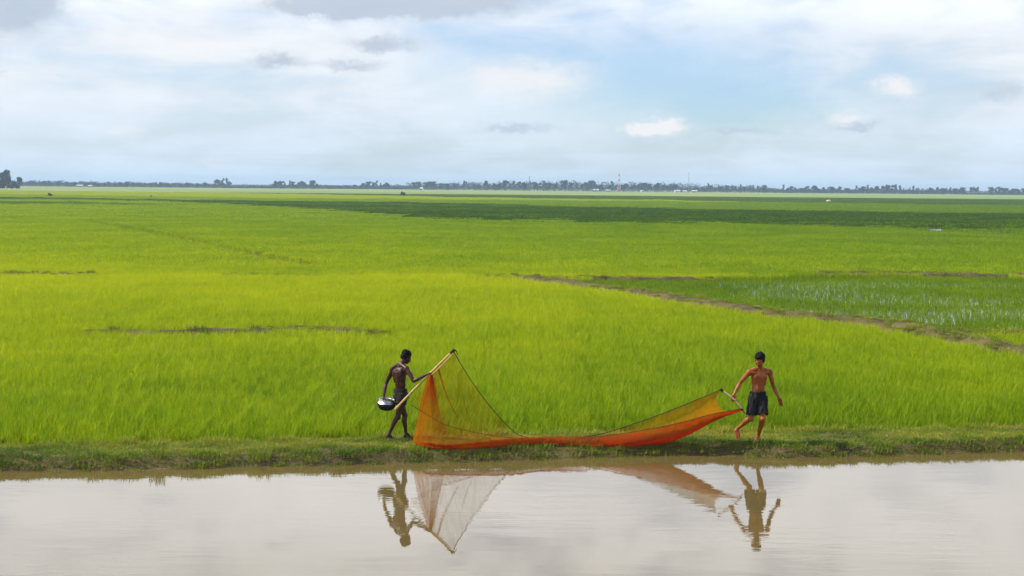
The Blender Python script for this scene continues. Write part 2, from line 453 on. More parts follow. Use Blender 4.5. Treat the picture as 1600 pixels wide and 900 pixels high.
def inside(pg, x, y):
    n = len(pg); r = False; j = n - 1
    for i in range(n):
        if (pg[i][1] > y) != (pg[j][1] > y) and x < (pg[j][0] - pg[i][0]) * (y - pg[i][1]) / (pg[j][1] - pg[i][1]) + pg[i][0]: r = not r
        j = i
    return r
SPARSE = poly([(850, 433), (1000, 431), (1330, 426), (1700, 430), (2400, 436), (2400, 514), (1720, 516), (1480, 512), (1400, 501), (1300, 492), (1220, 484), (1120, 470), (1000, 451), (900, 439)])
WETEDGE = poly([(1390, 354), (1480, 351), (1700, 353), (2300, 355), (2300, 376), (1700, 368), (1560, 366), (1450, 361)])
def tone_at(px_, py_):
    q_ = py_ - 292 + (800 - px_) * .00875
    if 6 < q_ < 80:                                        # ragged band edges
        py_ += q_ * (.05 * mnoise.noise(Vector((px_ * .016, py_ * .03, 5))) + random.gauss(0, .022))
    for pg, tn in FAR_BANDS:
        if inside(pg, px_, py_):
            if tn < .15:
                w_ = at_z(px_, py_, CAN); tn += .34 * max(0, mnoise.noise(Vector((w_.x * .006, w_.y * .035, 2)))) + .12 * max(0, mnoise.noise(Vector((w_.x * .02, w_.y * .12, 7))))
            return tn
    if py_ > 427:
        f = min(1, max(0, (py_ - 430) / 200))
        return 0.86 - 0.32 * f - (0.06 if px_ > 900 else 0)
    f = min(1, max(0, px_ / 1600))
    g = min(1, max(0, (427 - py_) / 80))
    return 0.82 - .26 * f - .22 * g
def carpet(y0, y1, cell, half, only=None):
    rows = []
    y = y0
    while y < y1:
        hw = (y + cell) * half + 2
        x = -math.ceil(hw / cell) * cell
        while x < hw:
            rows.append((x + cell / 2, y + cell / 2)); x += cell
        y += cell
    return rows
near_pts, sparse_pts, mid_pts, far_pts = [], [], [], []
HALF = 0.44
for x, y in carpet(24.5, 78, 0.5, HALF):
    if y < rice_y(x) + 0.2: continue
    px_, py_ = to_px((x, y, CAN))
    d = bund_dist(x, y)
    if d < 0.1: continue
    if inside(SPARSE, px_, py_):
        dens = mnoise.noise(Vector((x * .10, y * .16, 3))) + (.25 if px_ < 1120 else -.05)
        if dens > -.02:
            sparse_pts.append((x, y, FIELD_Z, random.randrange(4) * math.pi / 2 + .4, 1, random.uniform(.8, 1.1), random.randrange(4), .34))
        sparse_pts.append((x, y, FIELD_Z, random.randrange(4) * math.pi / 2, 1, random.uniform(.85, 1.1), random.randrange(4), .38)); continue
    tn = tone_at(px_, py_)
    eb = min(1.0, (y - rice_y(x)) / 1.2)
    near_pts.append((x, y, FIELD_Z, random.randrange(4) * math.pi / 2, 1, (.92 + .22 * mnoise.noise(Vector((x * .35, y * .25, 0))) + .14 * mnoise.noise(Vector((x * 1.1, y * .7, 4)))) * (.72 + .28 * eb) * random.uniform(.94, 1.06), random.randrange(5), tn))
for x, y in carpet(78, 180, 1.25, HALF):
    px_, py_ = to_px((x, y, CAN))
    if bund_dist(x, y) < 0.45: continue
    if inside(SPARSE, px_, py_): continue
    if inside(WETEDGE, px_, py_) and random.random() < .80: continue
    mid_pts.append((x, y, FIELD_Z, random.randrange(4) * math.pi / 2, 1, .95 + .15 * mnoise.noise(Vector((x * .2, y * .1, 0))), random.randrange(5), tone_at(px_, py_)))
for x, y in carpet(180, 760, 4.0, HALF):
    px_, py_ = to_px((x, y, CAN))
    if y < 205 and inside(WETEDGE, px_, py_) and random.random() < .80: continue
    far_pts.append((x, y, FIELD_Z, random.randrange(4) * math.pi / 2, 1, 1.0, random.randrange(5), tone_at(px_, py_)))
NEARV = [rice_patch(.5, 36, 6, (.32, .46), .0088, .020) for _ in range(5)]
SPARV = [rice_patch(.5, 12, 4, (.15, .27), .009, .014) for _ in range(4)]
MIDV = [rice_patch(1.25, 44, 5, (.34, .46), .030, .06) for _ in range(5)]
FARV = [rice_patch(4.0, 110, 4, (.36, .46), .13, .2) for _ in range(5)]
scatter('rice_field', NEARV, near_pts, M_RICE, 'bright yellow-green young rice filling the near paddies behind the bank')
scatter('sparse_rice_field', SPARV, sparse_pts, M_RICE, 'thin dark green rice seedlings standing in the flooded paddy beyond the diagonal bund')
scatter('middle_rice_field', MIDV, mid_pts, M_RICE, 'light green rice of the paddies in the middle distance')
scatter('far_rice_field', FARV, far_pts, M_RICE, 'striped light and dark green bands of rice far off towards the tree line')
# flooded sheet under the sparse paddy and at the wet edge of the dark band
sheet('paddy_water', [at_z(a, b, 0.10) for a, b in [(870, 434), (1000, 432), (1330, 428), (1700, 431), (2200, 436), (2200, 512), (1720, 516), (1500, 511), (1400, 500), (1300, 491), (1220, 483), (1120, 469), (1000, 450)]][::-1], M_PADDYW)
sheet('flooded_strip', [at_z(a, b, 0.10) for a, b in [(1375, 357.5), (1390, 356.5), (1480, 354), (1700, 356), (2000, 358), (2000, 376), (1700, 372), (1560, 370), (1450, 365)]][::-1], M_PADDYW)
# beyond the last modelled rice: one flat sheet of distant paddies
def far_mat():
    m_, t, out = mat('distant_paddies')
    p = worldpos(t)
    n = t.noise(t.vmul(p, (.004, .02, 0)), 1.0, 4, .55)
    c_ = t.mix(t.smooth(n, .35, .65), (0.13, 0.19, 0.03), (0.26, 0.30, 0.09))
    principled(t, out, c_, .9, .1); return m_
sheet('distant_paddies', [(-5000, 758, .30), (5000, 758, .30), (5000, 6000, .30), (-5000, 6000, .30)], far_mat())

# bank grass
def grass_patch(size, n, L, w, lean):
    vs, fs, ti, hh = [], [], [], []
    for _ in range(n):
        blade(vs, fs, ti, hh, random.uniform(-.5, .5) * size, random.uniform(-.5, .5) * size, random.uniform(*L), w * random.uniform(.6, 1.4), random.uniform(*lean), random.uniform(0, 6.283), random.random(), 1.3)
    return vs, fs, ti, hh
BANKV = [grass_patch(.26, 120, (.03, .085), .007, (.2, 1.0)) for _ in range(4)] + [grass_patch(.26, 90, (.09, .20), .008, (.1, .7)) for _ in range(3)] \
        + [grass_patch(.26, 60, (.03, .07), .008, (.6, 1.3)) for _ in range(2)]
bank_pts = []
for i in range(int(30 / .13)):
    x0 = -15 + i * .13
    e = edge_y(x0); r = rice_y(x0)
    t = -0.02
    while t < r - e + .45:
        x = x0 + random.uniform(-.06, .06); y = e + t + random.uniform(-.05, .05)
        w = r - e
        nz = mnoise.noise(Vector((x * .55, y * 1.3, 5))) + .5 * mnoise.noise(Vector((x * 2.1, y * 3, 9)))
        if t < .38:           # lush strip along the water
            v = random.choice((4, 5, 6, 0, 1)); tn = .22 + .4 * nz; keep = .98 if t > .05 else .6; sc_ = random.uniform(.3, .7) * (1 if t > .1 else .7) * (1.7 if random.random() < .03 else 1)
        elif t < w - .3:
            v = random.choice((0, 1, 2, 3, 7, 8)); tn = .46 + .7 * nz; keep = .96 if nz > -.42 else .5; sc_ = random.uniform(.6, 1.1)
        else:
            v = random.choice((0, 1, 2, 4, 7)); tn = .72 + .2 * nz; keep = .8; sc_ = random.uniform(.7, 1.1)
        if random.random() < keep:
            bank_pts.append((x, y, ground_z(x, y) - .01, random.uniform(0, 6.283), 1, sc_, v, min(1, max(0, tn))))
        t += .13
for _ in range(70):                                        # stray stems standing in the shallows
    x = random.uniform(-12, 12); y = edge_y(x) - random.uniform(.02, .28) ** 1.0
    for _k in range(1): bank_pts.append((x, y, -.03, random.uniform(0, 6.283), .35, random.uniform(.6, 1.1), 9, .35))
BANKV.append(grass_patch(.26, 7, (.10, .22), .014, (.05, .5)))
scatter('bank_grass', BANKV, bank_pts, M_BANKG, 'short trampled green and straw grass covering the bank along the water')
# tufts on the bunds
bund_pts = []
for (nm, px_, hw, hh_, cw) in BUNDS:
    P_ = [Vector((p.x, p.y)) for p in line(px_, CAN)]
    for a, b in zip(P_[:-1], P_[1:]):
        n = int((b - a).length / .055)
        d = (b - a).normalized(); nrm = Vector((-d.y, d.x))
        for i in range(n):
            p = a.lerp(b, (i + random.random()) / n); u = random.uniform(-1.2, 1.2)
            if mnoise.noise(Vector((p.x * .4, p.y * .4, 3 + u))) < -.2: continue
            q = p + nrm * u * hw
            bund_pts.append((q.x, q.y, FIELD_Z + max(0, hh_ * (1 - u * u * .75)) - .04, random.uniform(0, 6.28), 1.3, random.uniform(.7, 1.3), random.choice((0, 1, 2, 3, 7, 8, 4)), .22 + .6 * random.random()))
scatter('bund_grass', BANKV, bund_pts, M_BANKG, 'dry grass and weeds growing on the earth bunds between paddies')

# ------------------------------------------------------------------ figures: capsules fused into one skin
def capsule(bm, a, ra, b, rb, seg=12):
    a = Vector(a); b = Vector(b); d = b - a; L = d.length
    if L < 1e-6: d = Vector((0, 0, 1)); L = 1e-6
    q = d.normalized().to_track_quat('Z', 'Y')
    rings = []
    for k in range(1, 5): th = math.pi / 2 * (1 - k / 4); rings.append((-ra * math.sin(th), ra * math.cos(th)))
    for k in range(0, 4): th = math.pi / 2 * (k / 4); rings.append((L + rb * math.sin(th), rb * math.cos(th)))
    prev = None; bot = bm.verts.new(a + q @ Vector((0, 0, -ra)))
    for z, r in rings:
        ring = [bm.verts.new(a + q @ Vector((r * math.cos(2 * math.pi * i / seg), r * math.sin(2 * math.pi * i / seg), z))) for i in range(seg)]
        for i in range(seg):
            j = (i + 1) % seg
            if prev is None: bm.faces.new((bot, ring[j], ring[i]))
            else: bm.faces.new((prev[i], prev[j], ring[j], ring[i]))
        prev = ring
    top = bm.verts.new(a + q @ Vector((0, 0, L + rb)))
    for i in range(seg): bm.faces.new((prev[i], prev[(i + 1) % seg], top))
def ellipsoid(bm, c_, ax, seg=16, rg=10):
    """ax: three vectors (half axes, right handed)"""
    c_ = Vector(c_); A, B, D = [Vector(v) for v in ax]
    if A.cross(B).dot(D) < 0: D = -D
    prev = None; bot = bm.verts.new(c_ - D)
    for k in range(1, rg):
        th = -math.pi / 2 + math.pi * k / rg
        ring = [bm.verts.new(c_ + D * math.sin(th) + (A * math.cos(2 * math.pi * i / seg) + B * math.sin(2 * math.pi * i / seg)) * math.cos(th)) for i in range(seg)]
        for i in range(seg):
            j = (i + 1) % seg
            if prev is None: bm.faces.new((bot, ring[j], ring[i]))
            else: bm.faces.new((prev[i], prev[j], ring[j], ring[i]))
        prev = ring
    top = bm.verts.new(c_ + D)
    for i in range(seg): bm.faces.new((prev[i], prev[(i + 1) % seg], top))
def frustum(bm, a, Aa, Ba, b, Ab, Bb, seg=20):
    """flat-ended elliptic tube: at a half axes Aa, Ba; at b half axes Ab, Bb"""
    r1 = [bm.verts.new(Vector(a) + Aa * math.cos(2 * math.pi * i / seg) + Ba * math.sin(2 * math.pi * i / seg)) for i in range(seg)]
    r2 = [bm.verts.new(Vector(b) + Ab * math.cos(2 * math.pi * i / seg) + Bb * math.sin(2 * math.pi * i / seg)) for i in range(seg)]
    fs = [bm.faces.new((r1[i], r1[(i + 1) % seg], r2[(i + 1) % seg], r2[i])) for i in range(seg)]
    fs += [bm.faces.new(r1[::-1]), bm.faces.new(r2)]
    bmesh.ops.recalc_face_normals(bm, faces=fs)
def fuse(bm, name, voxel, smooth=4, factor=.5):
    me = bpy.data.meshes.new(name + '_raw'); bm.to_mesh(me); bm.free()
    o = bpy.data.objects.new(name + '_raw', me); COL.objects.link(o)
    r = o.modifiers.new('r', 'REMESH'); r.mode = 'VOXEL'; r.voxel_size = voxel
    if smooth:
        s = o.modifiers.new('s', 'SMOOTH'); s.factor = factor; s.iterations = smooth
    dg = bpy.context.evaluated_depsgraph_get()
    out = bpy.data.meshes.new_from_object(o.evaluated_get(dg)); out.name = name
    bpy.data.objects.remove(o); bpy.data.meshes.remove(me)
    out.polygons.foreach_set('use_smooth', [True] * len(out.polygons)); out.materials.clear()
    return out
def displace(me, fn):
    nrm = [v.normal.copy() for v in me.vertices]
    for v, n in zip(me.vertices, nrm): v.co = v.co + n * fn(v.co)
    me.update()

def hand(bm, Wp, d, n, t, curl, spread=.10, s=1.0):
    d = d.normalized(); n = (n - d * n.dot(d)).normalized(); t = (t - d * t.dot(d) - n * t.dot(n)).normalized()
    ks = []
    for i, k in enumerate((1.5, .5, -.5, -1.5)):
        kn = Wp + d * (.086 - .006 * abs(k)) * s + t * k * .0195 * s
        capsule(bm, Wp + t * k * .010 * s + d * .01, .017 * s, kn, .0125 * s, 8); ks.append((kn, k))
    for (kn, k), f in zip(ks, (.92, 1.04, .98, .78)):
        p = kn; ang = 0
        for seg, (ln, cf) in enumerate(((.043, .55), (.027, 1.0), (.021, .7))):
            ang += curl * cf
            dr = (d * math.cos(ang) + n * math.sin(ang) + t * k * spread * (1 - .3 * seg)).normalized()
            q = p + dr * ln * f * s; capsule(bm, p, (.0105 - .0012 * seg) * s, q, (.0095 - .0012 * seg) * s, 8); p = q
    b0 = Wp + d * .022 * s + t * .020 * s
    b1 = b0 + (d * .55 + t * .75 + n * .30).normalized() * .042 * s
    b2 = b1 + (d * .85 + t * .15 + n * (.2 + .5 * min(curl, 1))).normalized() * .034 * s
    b3 = b2 + (d * .8 - t * .1 + n * (.3 + .5 * min(curl, 1))).normalized() * .026 * s
    capsule(bm, b0, .017 * s, b1, .013 * s, 8); capsule(bm, b1, .0125 * s, b2, .011 * s, 8); capsule(bm, b2, .011 * s, b3, .009 * s, 8)

def foot(bm, ank, heel, ball, side, s=1.0):
    """ank, heel (sole centre), ball (sole centre); toes go on past the ball. side: vector to the little toe"""
    d = (ball - heel).normalized(); sd = (side - d * side.dot(d)).normalized(); up = sd.cross(d)
    if up.z < 0: up = -up
    capsule(bm, ank, .034 * s, heel + up * .032, .031 * s); capsule(bm, ank + d * .02, .032 * s, ball + up * .026 - sd * .012, .024 * s)
    capsule(bm, heel + up * .028, .029 * s, ball + up * .020 + sd * .022, .019 * s); capsule(bm, heel + up * .03, .028 * s, ball + up * .022 - sd * .02, .022 * s)
    for i in range(5):
        k = i - 2; r = (.0135, .0105, .0100, .0095, .0088)[i]; ln = (.052, .054, .048, .041, .034)[i]
        b0 = ball + sd * k * .018 + up * (r + .004) - d * (.004 * i)
        capsule(bm, b0, r * 1.15, b0 + d * ln * s + sd * k * .002 - up * .004, r, 8)

def man(J, f, face, hands, feet, build=1.0, voxel=.0052):
    """J joints (Vectors); f facing; face look direction; returns mesh"""
    bm = bmesh.new(); g = J
    f = Vector(f).normalized(); up = (g['neck'] - (g['hipL'] + g['hipR']) / 2).normalized()
    s = (g['shR'] - g['shL']).normalized(); fw = s.cross(up) ; fw = fw if fw.dot(f) > 0 else -fw
    pel = (g['hipL'] + g['hipR']) / 2; sh = (g['shL'] + g['shR']) / 2; k = build
    # trunk
    ellipsoid(bm, sh - up * .115, (s * .148 * k, fw * .098 * k, up * .165))
    ellipsoid(bm, sh - up * .04 - fw * .012, (s * .150 * k, fw * .075 * k, up * .075))
    wa = g['waist']
    ellipsoid(bm, wa, (s * .122 * k, fw * .082 * k, up * .15)); ellipsoid(bm, pel + up * .035, (s * .140 * k, fw * .092 * k, up * .095))
    capsule(bm, wa, .085 * k, sh - up * .14, .095 * k, 16)
    for sg in (-1, 1):
        ellipsoid(bm, sh - up * .085 + s * sg * .068 + fw * .062, (s * .070, fw * .034, up * .055))        # chest
        ellipsoid(bm, sh - up * .085 + s * sg * .080 - fw * .066, (s * .058, fw * .026, up * .078))        # shoulder blade
        ellipsoid(bm, pel - up * .02 + s * sg * .062 - fw * .050, (s * .072, fw * .066, up * .078))        # buttock
        ellipsoid(bm, sh - up * .165 + s * sg * .098 - fw * .01, (s * .040, fw * .06, up * .11))           # flank
        capsule(bm, sh - up * .21 + s * sg * .034 + fw * .070, .024, wa - up * .02 + s * sg * .034 + fw * .062, .022)  # belly muscles
        capsule(bm, sh - up * .06 + s * sg * .024 - fw * .082, .016, wa + s * sg * .028 - fw * .068, .020)  # along the spine
    # neck and shoulders
    hd = g['head']; fc = Vector(face).normalized(); hs = fc.cross(Vector((0, 0, 1))).normalized(); hu = hs.cross(fc).normalized()
    capsule(bm, g['neck'] - up * .03, .057, hd - hu * .05 - fc * .015, .050)
    for a in ('shL', 'shR'):
        capsule(bm, g['neck'] + up * .022, .038, g[a] + up * .006, .044); capsule(bm, sh - up * .02 + fw * .05, .02, g[a] + fw * .035, .024)
        ellipsoid(bm, g[a] - up * .012, (s * .056, fw * .056, up * .066))
    for L_, sg in (('L', -1), ('R', 1)):
        a, e, w_ = g['sh' + L_], g['el' + L_], g['wr' + L_]
        capsule(bm, a, .046 * k, a.lerp(e, .5), .042 * k); capsule(bm, a.lerp(e, .45), .043 * k, e, .034 * k)
        ellipsoid(bm, a.lerp(e, .5) + fw * .012, ((e - a).normalized() * .085, fw * .043 * k, (e - a).normalized().cross(fw) * .042 * k))
        capsule(bm, e, .034 * k, e.lerp(w_, .28), .038 * k); capsule(bm, e.lerp(w_, .28), .038 * k, w_, .0235 * k)
        hand(bm, w_, *hands[L_])
        h_, kn, an = g['hip' + L_], g['kn' + L_], g['an' + L_]
        capsule(bm, h_, .082 * k, h_.lerp(kn, .45), .072 * k, 16); capsule(bm, h_.lerp(kn, .45), .072 * k, kn, .050 * k, 16)
        sd = (an - kn).normalized(); kf = Vector(feet[L_][1] - feet[L_][0]); kf = (kf - sd * kf.dot(sd)).normalized()
        ellipsoid(bm, kn + kf * .018, (kf * .040, sd * .052, sd.cross(kf) * .044))
        capsule(bm, kn, .048 * k, kn.lerp(an, .3) - kf * .014, .051 * k, 14); capsule(bm, kn.lerp(an, .3) - kf * .014, .051 * k, kn.lerp(an, .66), .036 * k, 14)
        capsule(bm, kn.lerp(an, .62), .037 * k, an, .031 * k); capsule(bm, kn, .04 * k, an + kf * .006, .027 * k)
        foot(bm, an, feet[L_][0], feet[L_][1], feet[L_][2])
    # head
    ellipsoid(bm, hd + hu * .030 - fc * .012, (hs * .074, fc * .094, hu * .084), 20, 14)
    ellipsoid(bm, hd - hu * .040 + fc * .024, (hs * .058, fc * .062, hu * .070), 18, 12)
    ellipsoid(bm, hd - hu * .092 + fc * .060, (hs * .026, fc * .022, hu * .020))
    ellipsoid(bm, hd + hu * .012 + fc * .074, (hs * .050, fc * .018, hu * .012))                             # brow
    capsule(bm, hd + fc * .082 + hu * .002, .009, hd + fc * .102 - hu * .034, .014); 
    for sg in (-1, 1):
        ellipsoid(bm, hd + fc * .094 - hu * .040 + hs * sg * .013, (hs * .010, fc * .010, hu * .009))        # nostril
        ellipsoid(bm, hd - hu * .028 + fc * .055 + hs * sg * .042, (hs * .022, fc * .026, hu * .024))        # cheekbone
        ellipsoid(bm, hd - hu * .012 - fc * .008 + hs * sg * .077, (hs * .010, fc * .020, hu * .032))        # ear
    ellipsoid(bm, hd - hu * .060 + fc * .084, (hs * .026, fc * .011, hu * .008)); ellipsoid(bm, hd - hu * .074 + fc * .080, (hs * .023, fc * .012, hu * .009))
    return fuse(bm, 'body', voxel, 4, .5), (hd, fc, hs, hu)

def hair_mesh(H, lift, nape, seed, fringe=.0):
    hd, fc, hs, hu = H; bm = bmesh.new()
    ellipsoid(bm, hd + hu * (.058 + lift * .5) - fc * .026, (hs * (.082 + lift * .3), fc * (.094 + lift * .2), hu * (.066 + lift * .7)), 24, 16)
    ellipsoid(bm, hd + hu * .0 - fc * .055, (hs * .074, fc * .054, hu * nape), 20, 12)
    if fringe: ellipsoid(bm, hd + hu * .088 + fc * .060, (hs * .060, fc * .034, hu * .026), 18, 12)
    for sg in (-1, 1): ellipsoid(bm, hd + hu * .010 - fc * .006 + hs * sg * .070, (hs * .014, fc * .034, hu * .040))
    me = fuse(bm, 'hair', .006, 2, .4)
    displace(me, lambda c_: 0.014 * mnoise.noise(c_ * 48 + Vector((seed, 0, 0))) + .007 * mnoise.noise(c_ * 120))
    return me

def skin_mat(name, a, b, spec=.28, rough=.42):
    m_, t, out = mat(name)
    tcn = t.new('ShaderNodeTexCoord'); p = X(t, tcn.outputs['Object'])
    n1 = t.noise(p, 7, 4, .6); n2 = t.noise(p, 60, 3, .6)
    principled(t, out, t.mix(t.smooth(n1, .35, .65), a, b), t.lin(n2, .3, .7, rough - .08, rough + .12), spec, n2, .25, .004)
    return m_
def cloth_mat(name, a, b, stripe=False):
    m_, t, out = mat(name)
    tcn = t.new('ShaderNodeTexCoord'); p = X(t, tcn.outputs['Object'])
    n1 = t.noise(p, 9, 4, .6); n2 = t.noise(p, 220, 2, .5)
    principled(t, out, t.mix(t.smooth(n1, .4, .62), a, b), .8, .25, n2, .4, .002)
    return m_
def plain_mat(name, col, rough=.8, spec=.3, scale=40, var=.3, metal=0.0, bstr=.2):
    m_, t, out = mat(name)
    tcn = t.new('ShaderNodeTexCoord'); p = X(t, tcn.outputs['Object'])
    n1 = t.noise(p, scale, 4, .6)
    principled(t, out, t.mix(t.smooth(n1, .3, .7), tuple(c_ * (1 - var) for c_ in col), tuple(min(1, c_ * (1 + var)) for c_ in col)), rough, spec, n1, bstr, .004, metal)
    return m_
M_HAIR = plain_mat('black_hair', (.004, .0035, .0035), .7, .15, 90, .4, 0, .6)
M_SKIN_DARK = skin_mat('dark_skin', (.032, .009, .004), (.060, .019, .008))
M_SKIN_RED = skin_mat('tanned_skin', (.195, .048, .009), (.33, .092, .016))
M_SHORTS = cloth_mat('black_shorts', (.003, .0033, .004), (.012, .013, .015))
M_LOIN = cloth_mat('dark_wrap', (.004, .0035, .004), (.013, .012, .013))
M_EYE = plain_mat('eye', (.02, .015, .012), .2, .6)

def wd(base, px_, py_, dy_): return at_y(px_, py_, YM + dy_) - base
V3 = Vector
def solesz(base, px_, dy_):
    p = at_y(px_, 690, YM + dy_); return ground_z(p.x, p.y) - base.z

# --- fisherman with the pot, seen from behind, walking towards the right
bx = at_y(624, 689, YM).x
B1 = V3((bx, YM, ground_z(bx, YM)))
j = lambda a, b, d: wd(B1, a, b, d)
J1 = dict(neck=j(624.8, 570.5, .0), head=j(634.8, 558.2, .03), shL=j(613.8, 576, .13), shR=j(635.2, 576, -.13), waist=j(625.6, 600.5, 0), hipL=j(622.2, 616, .07), hipR=j(630, 616.5, -.06),
          elL=j(603, 600, .15), wrL=j(599.8, 618.6, .04), elR=j(646.3, 595.5, -.27), wrR=j(667, 582.5, -.30),
          knR=j(621.4, 651.5, -.09), anR=j(607, 681.2, -.12), knL=j(632.4, 648.6, .10), anL=j(634.2, 680.2, .08))
def foot_pts(base, px_heel, px_ball, dyh, dyb, lift=0.0):
    h = at_y(px_heel, 690, YM + dyh) - base; b = at_y(px_ball, 690, YM + dyb) - base
    h.z = solesz(base, px_heel, dyh) + lift + .006; b.z = solesz(base, px_ball, dyb) + .006
    return h, b
hR, bR = foot_pts(B1, 603.8, 612, -.13, -.10); hL, bL = foot_pts(B1, 632, 641, .07, .10)
for a, h_, in (('anR', hR), ('anL', hL)): J1[a].z = h_.z + .078
POLE_A = at_y(709, 547.5, YM - .24); POLE_B = at_y(617.5, 640, YM - .34)
pole_d = (POLE_A - POLE_B).normalized()
grip = POLE_B.lerp(POLE_A, (673 - 617.5) / (709 - 617.5)) - B1
dR = (grip - J1['elR']).normalized(); nR = V3((0.1, -.2, -1))
J1['wrR'] = grip - dR * .092 + V3((0, -.0, .016))
POT_C = at_y(603.2, 624.5, YM + .0)
hands1 = {'R': (dR, nR, V3((.3, .8, .2)), 1.25, .02), 'L': (V3((-.10, -.05, -1)), V3((.85, .3, .1)), V3((.3, -.9, 0)), .75, .04)}
feet1 = {'R': (hR, bR, V3((.1, -1, 0))), 'L': (hL, bL, V3((-.1, 1, 0)))}
p1 = empty('person', B1)
tag(p1, 'bare-backed man in a dark loincloth carrying a pot and holding up the tall pole', 'person', 'fishermen on the bank')
me, H1 = man(J1, (.74, .66, 0), (.74, .42, -.42), hands1, feet1, .95)
link('body', me, M_SKIN_DARK, p1)
link('hair', hair_mesh(H1, .008, .062, 3.0), M_HAIR, p1)
def add_eyes(H, par):
    hd, fc, hs, hu = H
    for sg in (-1, 1):
        bm = bmesh.new(); ellipsoid(bm, hd + fc * .083 - hu * .008 + hs * sg * .031, (hs * .012, fc * .006, hu * .006), 10, 6)
        e_ = bpy.data.meshes.new('eye'); bm.to_mesh(e_); bm.free(); link('eye', e_, M_EYE, par)
add_eyes(H1, p1)
def shorts(J, hemL, hemR, rtop, rhem, waist_up, name, fold, k=1.0):
    bm = bmesh.new()
    pel = (J['hipL'] + J['hipR']) / 2; up = (J['waist'] - pel).normalized(); up = (up + V3((0, 0, 1))).normalized()
    s = (J['hipR'] - J['hipL']).normalized(); fw = s.cross(up).normalized(); s = up.cross(fw).normalized()
    top = pel + up * waist_up
    frustum(bm, pel - up * .055, s * .158 * k, fw * .112 * k, top, s * .138 * k, fw * .100 * k, 28)
    for sg in (-1, 1): ellipsoid(bm, pel - up * .02 + s * sg * .062 - fw * .052 * (1 if fw.dot(pel) or True else 1), (s * .080, fw * .074, up * .086))
    for L_, hem in (('L', hemL), ('R', hemR)):
        a = J['hip' + L_]; b = a.lerp(J['kn' + L_], hem); ax = (b - a).normalized()
        q = ax.cross(fw).normalized(); r = q.cross(ax).normalized()
        frustum(bm, a - ax * .02, q * rtop, r * rtop * 1.05, b, q * rhem, r * rhem * 1.08, 28)
    me_ = fuse(bm, name, .0065, 3, .45)
    displace(me_, lambda c_: fold * mnoise.noise(V3((c_.x * 26, c_.y * 26, c_.z * 7))) + fold * .6 * mnoise.noise(c_ * 34))
    return me_
link('loincloth', shorts(J1, .42, .42, .094, .094, .11, 'loincloth', .006, 1.06), M_LOIN, p1)

# --- fisherman at the other end, facing us, stepping to the right
bx = at_y(1184, 693, YM).x
B2 = V3((bx, YM, ground_z(bx, YM)))
j = lambda a, b, d: wd(B2, a, b, d)
J2 = dict(neck=j(1186.6, 576.5, .0), head=j(1187.2, 564, -.03), shR=j(1170.4, 581.3, -.03), shL=j(1202.8, 581.3, .04), waist=j(1184.8, 606.5, 0), hipR=j(1177.8, 620.5, 0), hipL=j(1191, 620.5, .02),
          elR=j(1156.2, 598.5, .03), wrR=j(1147, 614.5, -.06), elL=j(1207.8, 602, .09), wrL=j(1216.6, 621.5, .0),
          knR=j(1172.8, 654, -.05), anR=j(1154.2, 675, .20), knL=j(1192, 654.6, -.13), anL=j(1183, 684, -.06))
hL2, bL2 = foot_pts(B2, 1183.5, 1181, .02, -.13)
J2['anL'] = hL2 + V3((.0, -.02, .082))
ball = at_y(1153.6, 688, YM + .20) - B2; ball.z = solesz(B2, 1153.6, .2) + .008
heel = ball + V3((-.045, .055, .135)); J2['anR'] = heel + V3((.03, -.012, .055))
Q_A = at_y(1126.5, 609, YM - .05); Q_B = at_y(1160.5, 641, YM - .16)
grip2 = Q_A.lerp(Q_B, .50) - B2 + V3((.022, 0, .022))
dR2 = (V3((-.25, -.15, -1))).normalized(); nR2 = V3((.55, -.8, .0)) 
nR2 = V3((-.2, -1, 0)); 
J2['wrR'] = grip2 - dR2 * .070 - V3((0, -.022, 0))
hands2 = {'R': (dR2, V3((.1, -1, .1)), V3((.9, .1, .3)), 1.15, .03), 'L': (V3((.42, -.1, -1)), V3((-.5, -.6, -.2)), V3((.3, -.9, .2)), .22, .09)}
feet2 = {'L': (hL2, bL2, V3((1, 0, 0))), 'R': (heel, ball, V3((-1, 0, 0)))}
p2 = empty('person', B2)
tag(p2, 'bare-chested man in black shorts facing the water and dragging the low end of the net', 'person', 'fishermen on the bank')
me, H2 = man(J2, (.18, -.98, 0), (-.52, -.80, -.28), hands2, feet2, 1.0)
link('body', me, M_SKIN_RED, p2)
link('hair', hair_mesh(H2, .030, .066, 9.0, .03), M_HAIR, p2)
add_eyes(H2, p2)
link('shorts', shorts(J2, .80, .83, .094, .098, .105, 'shorts', .014, 1.07), M_SHORTS, p2)

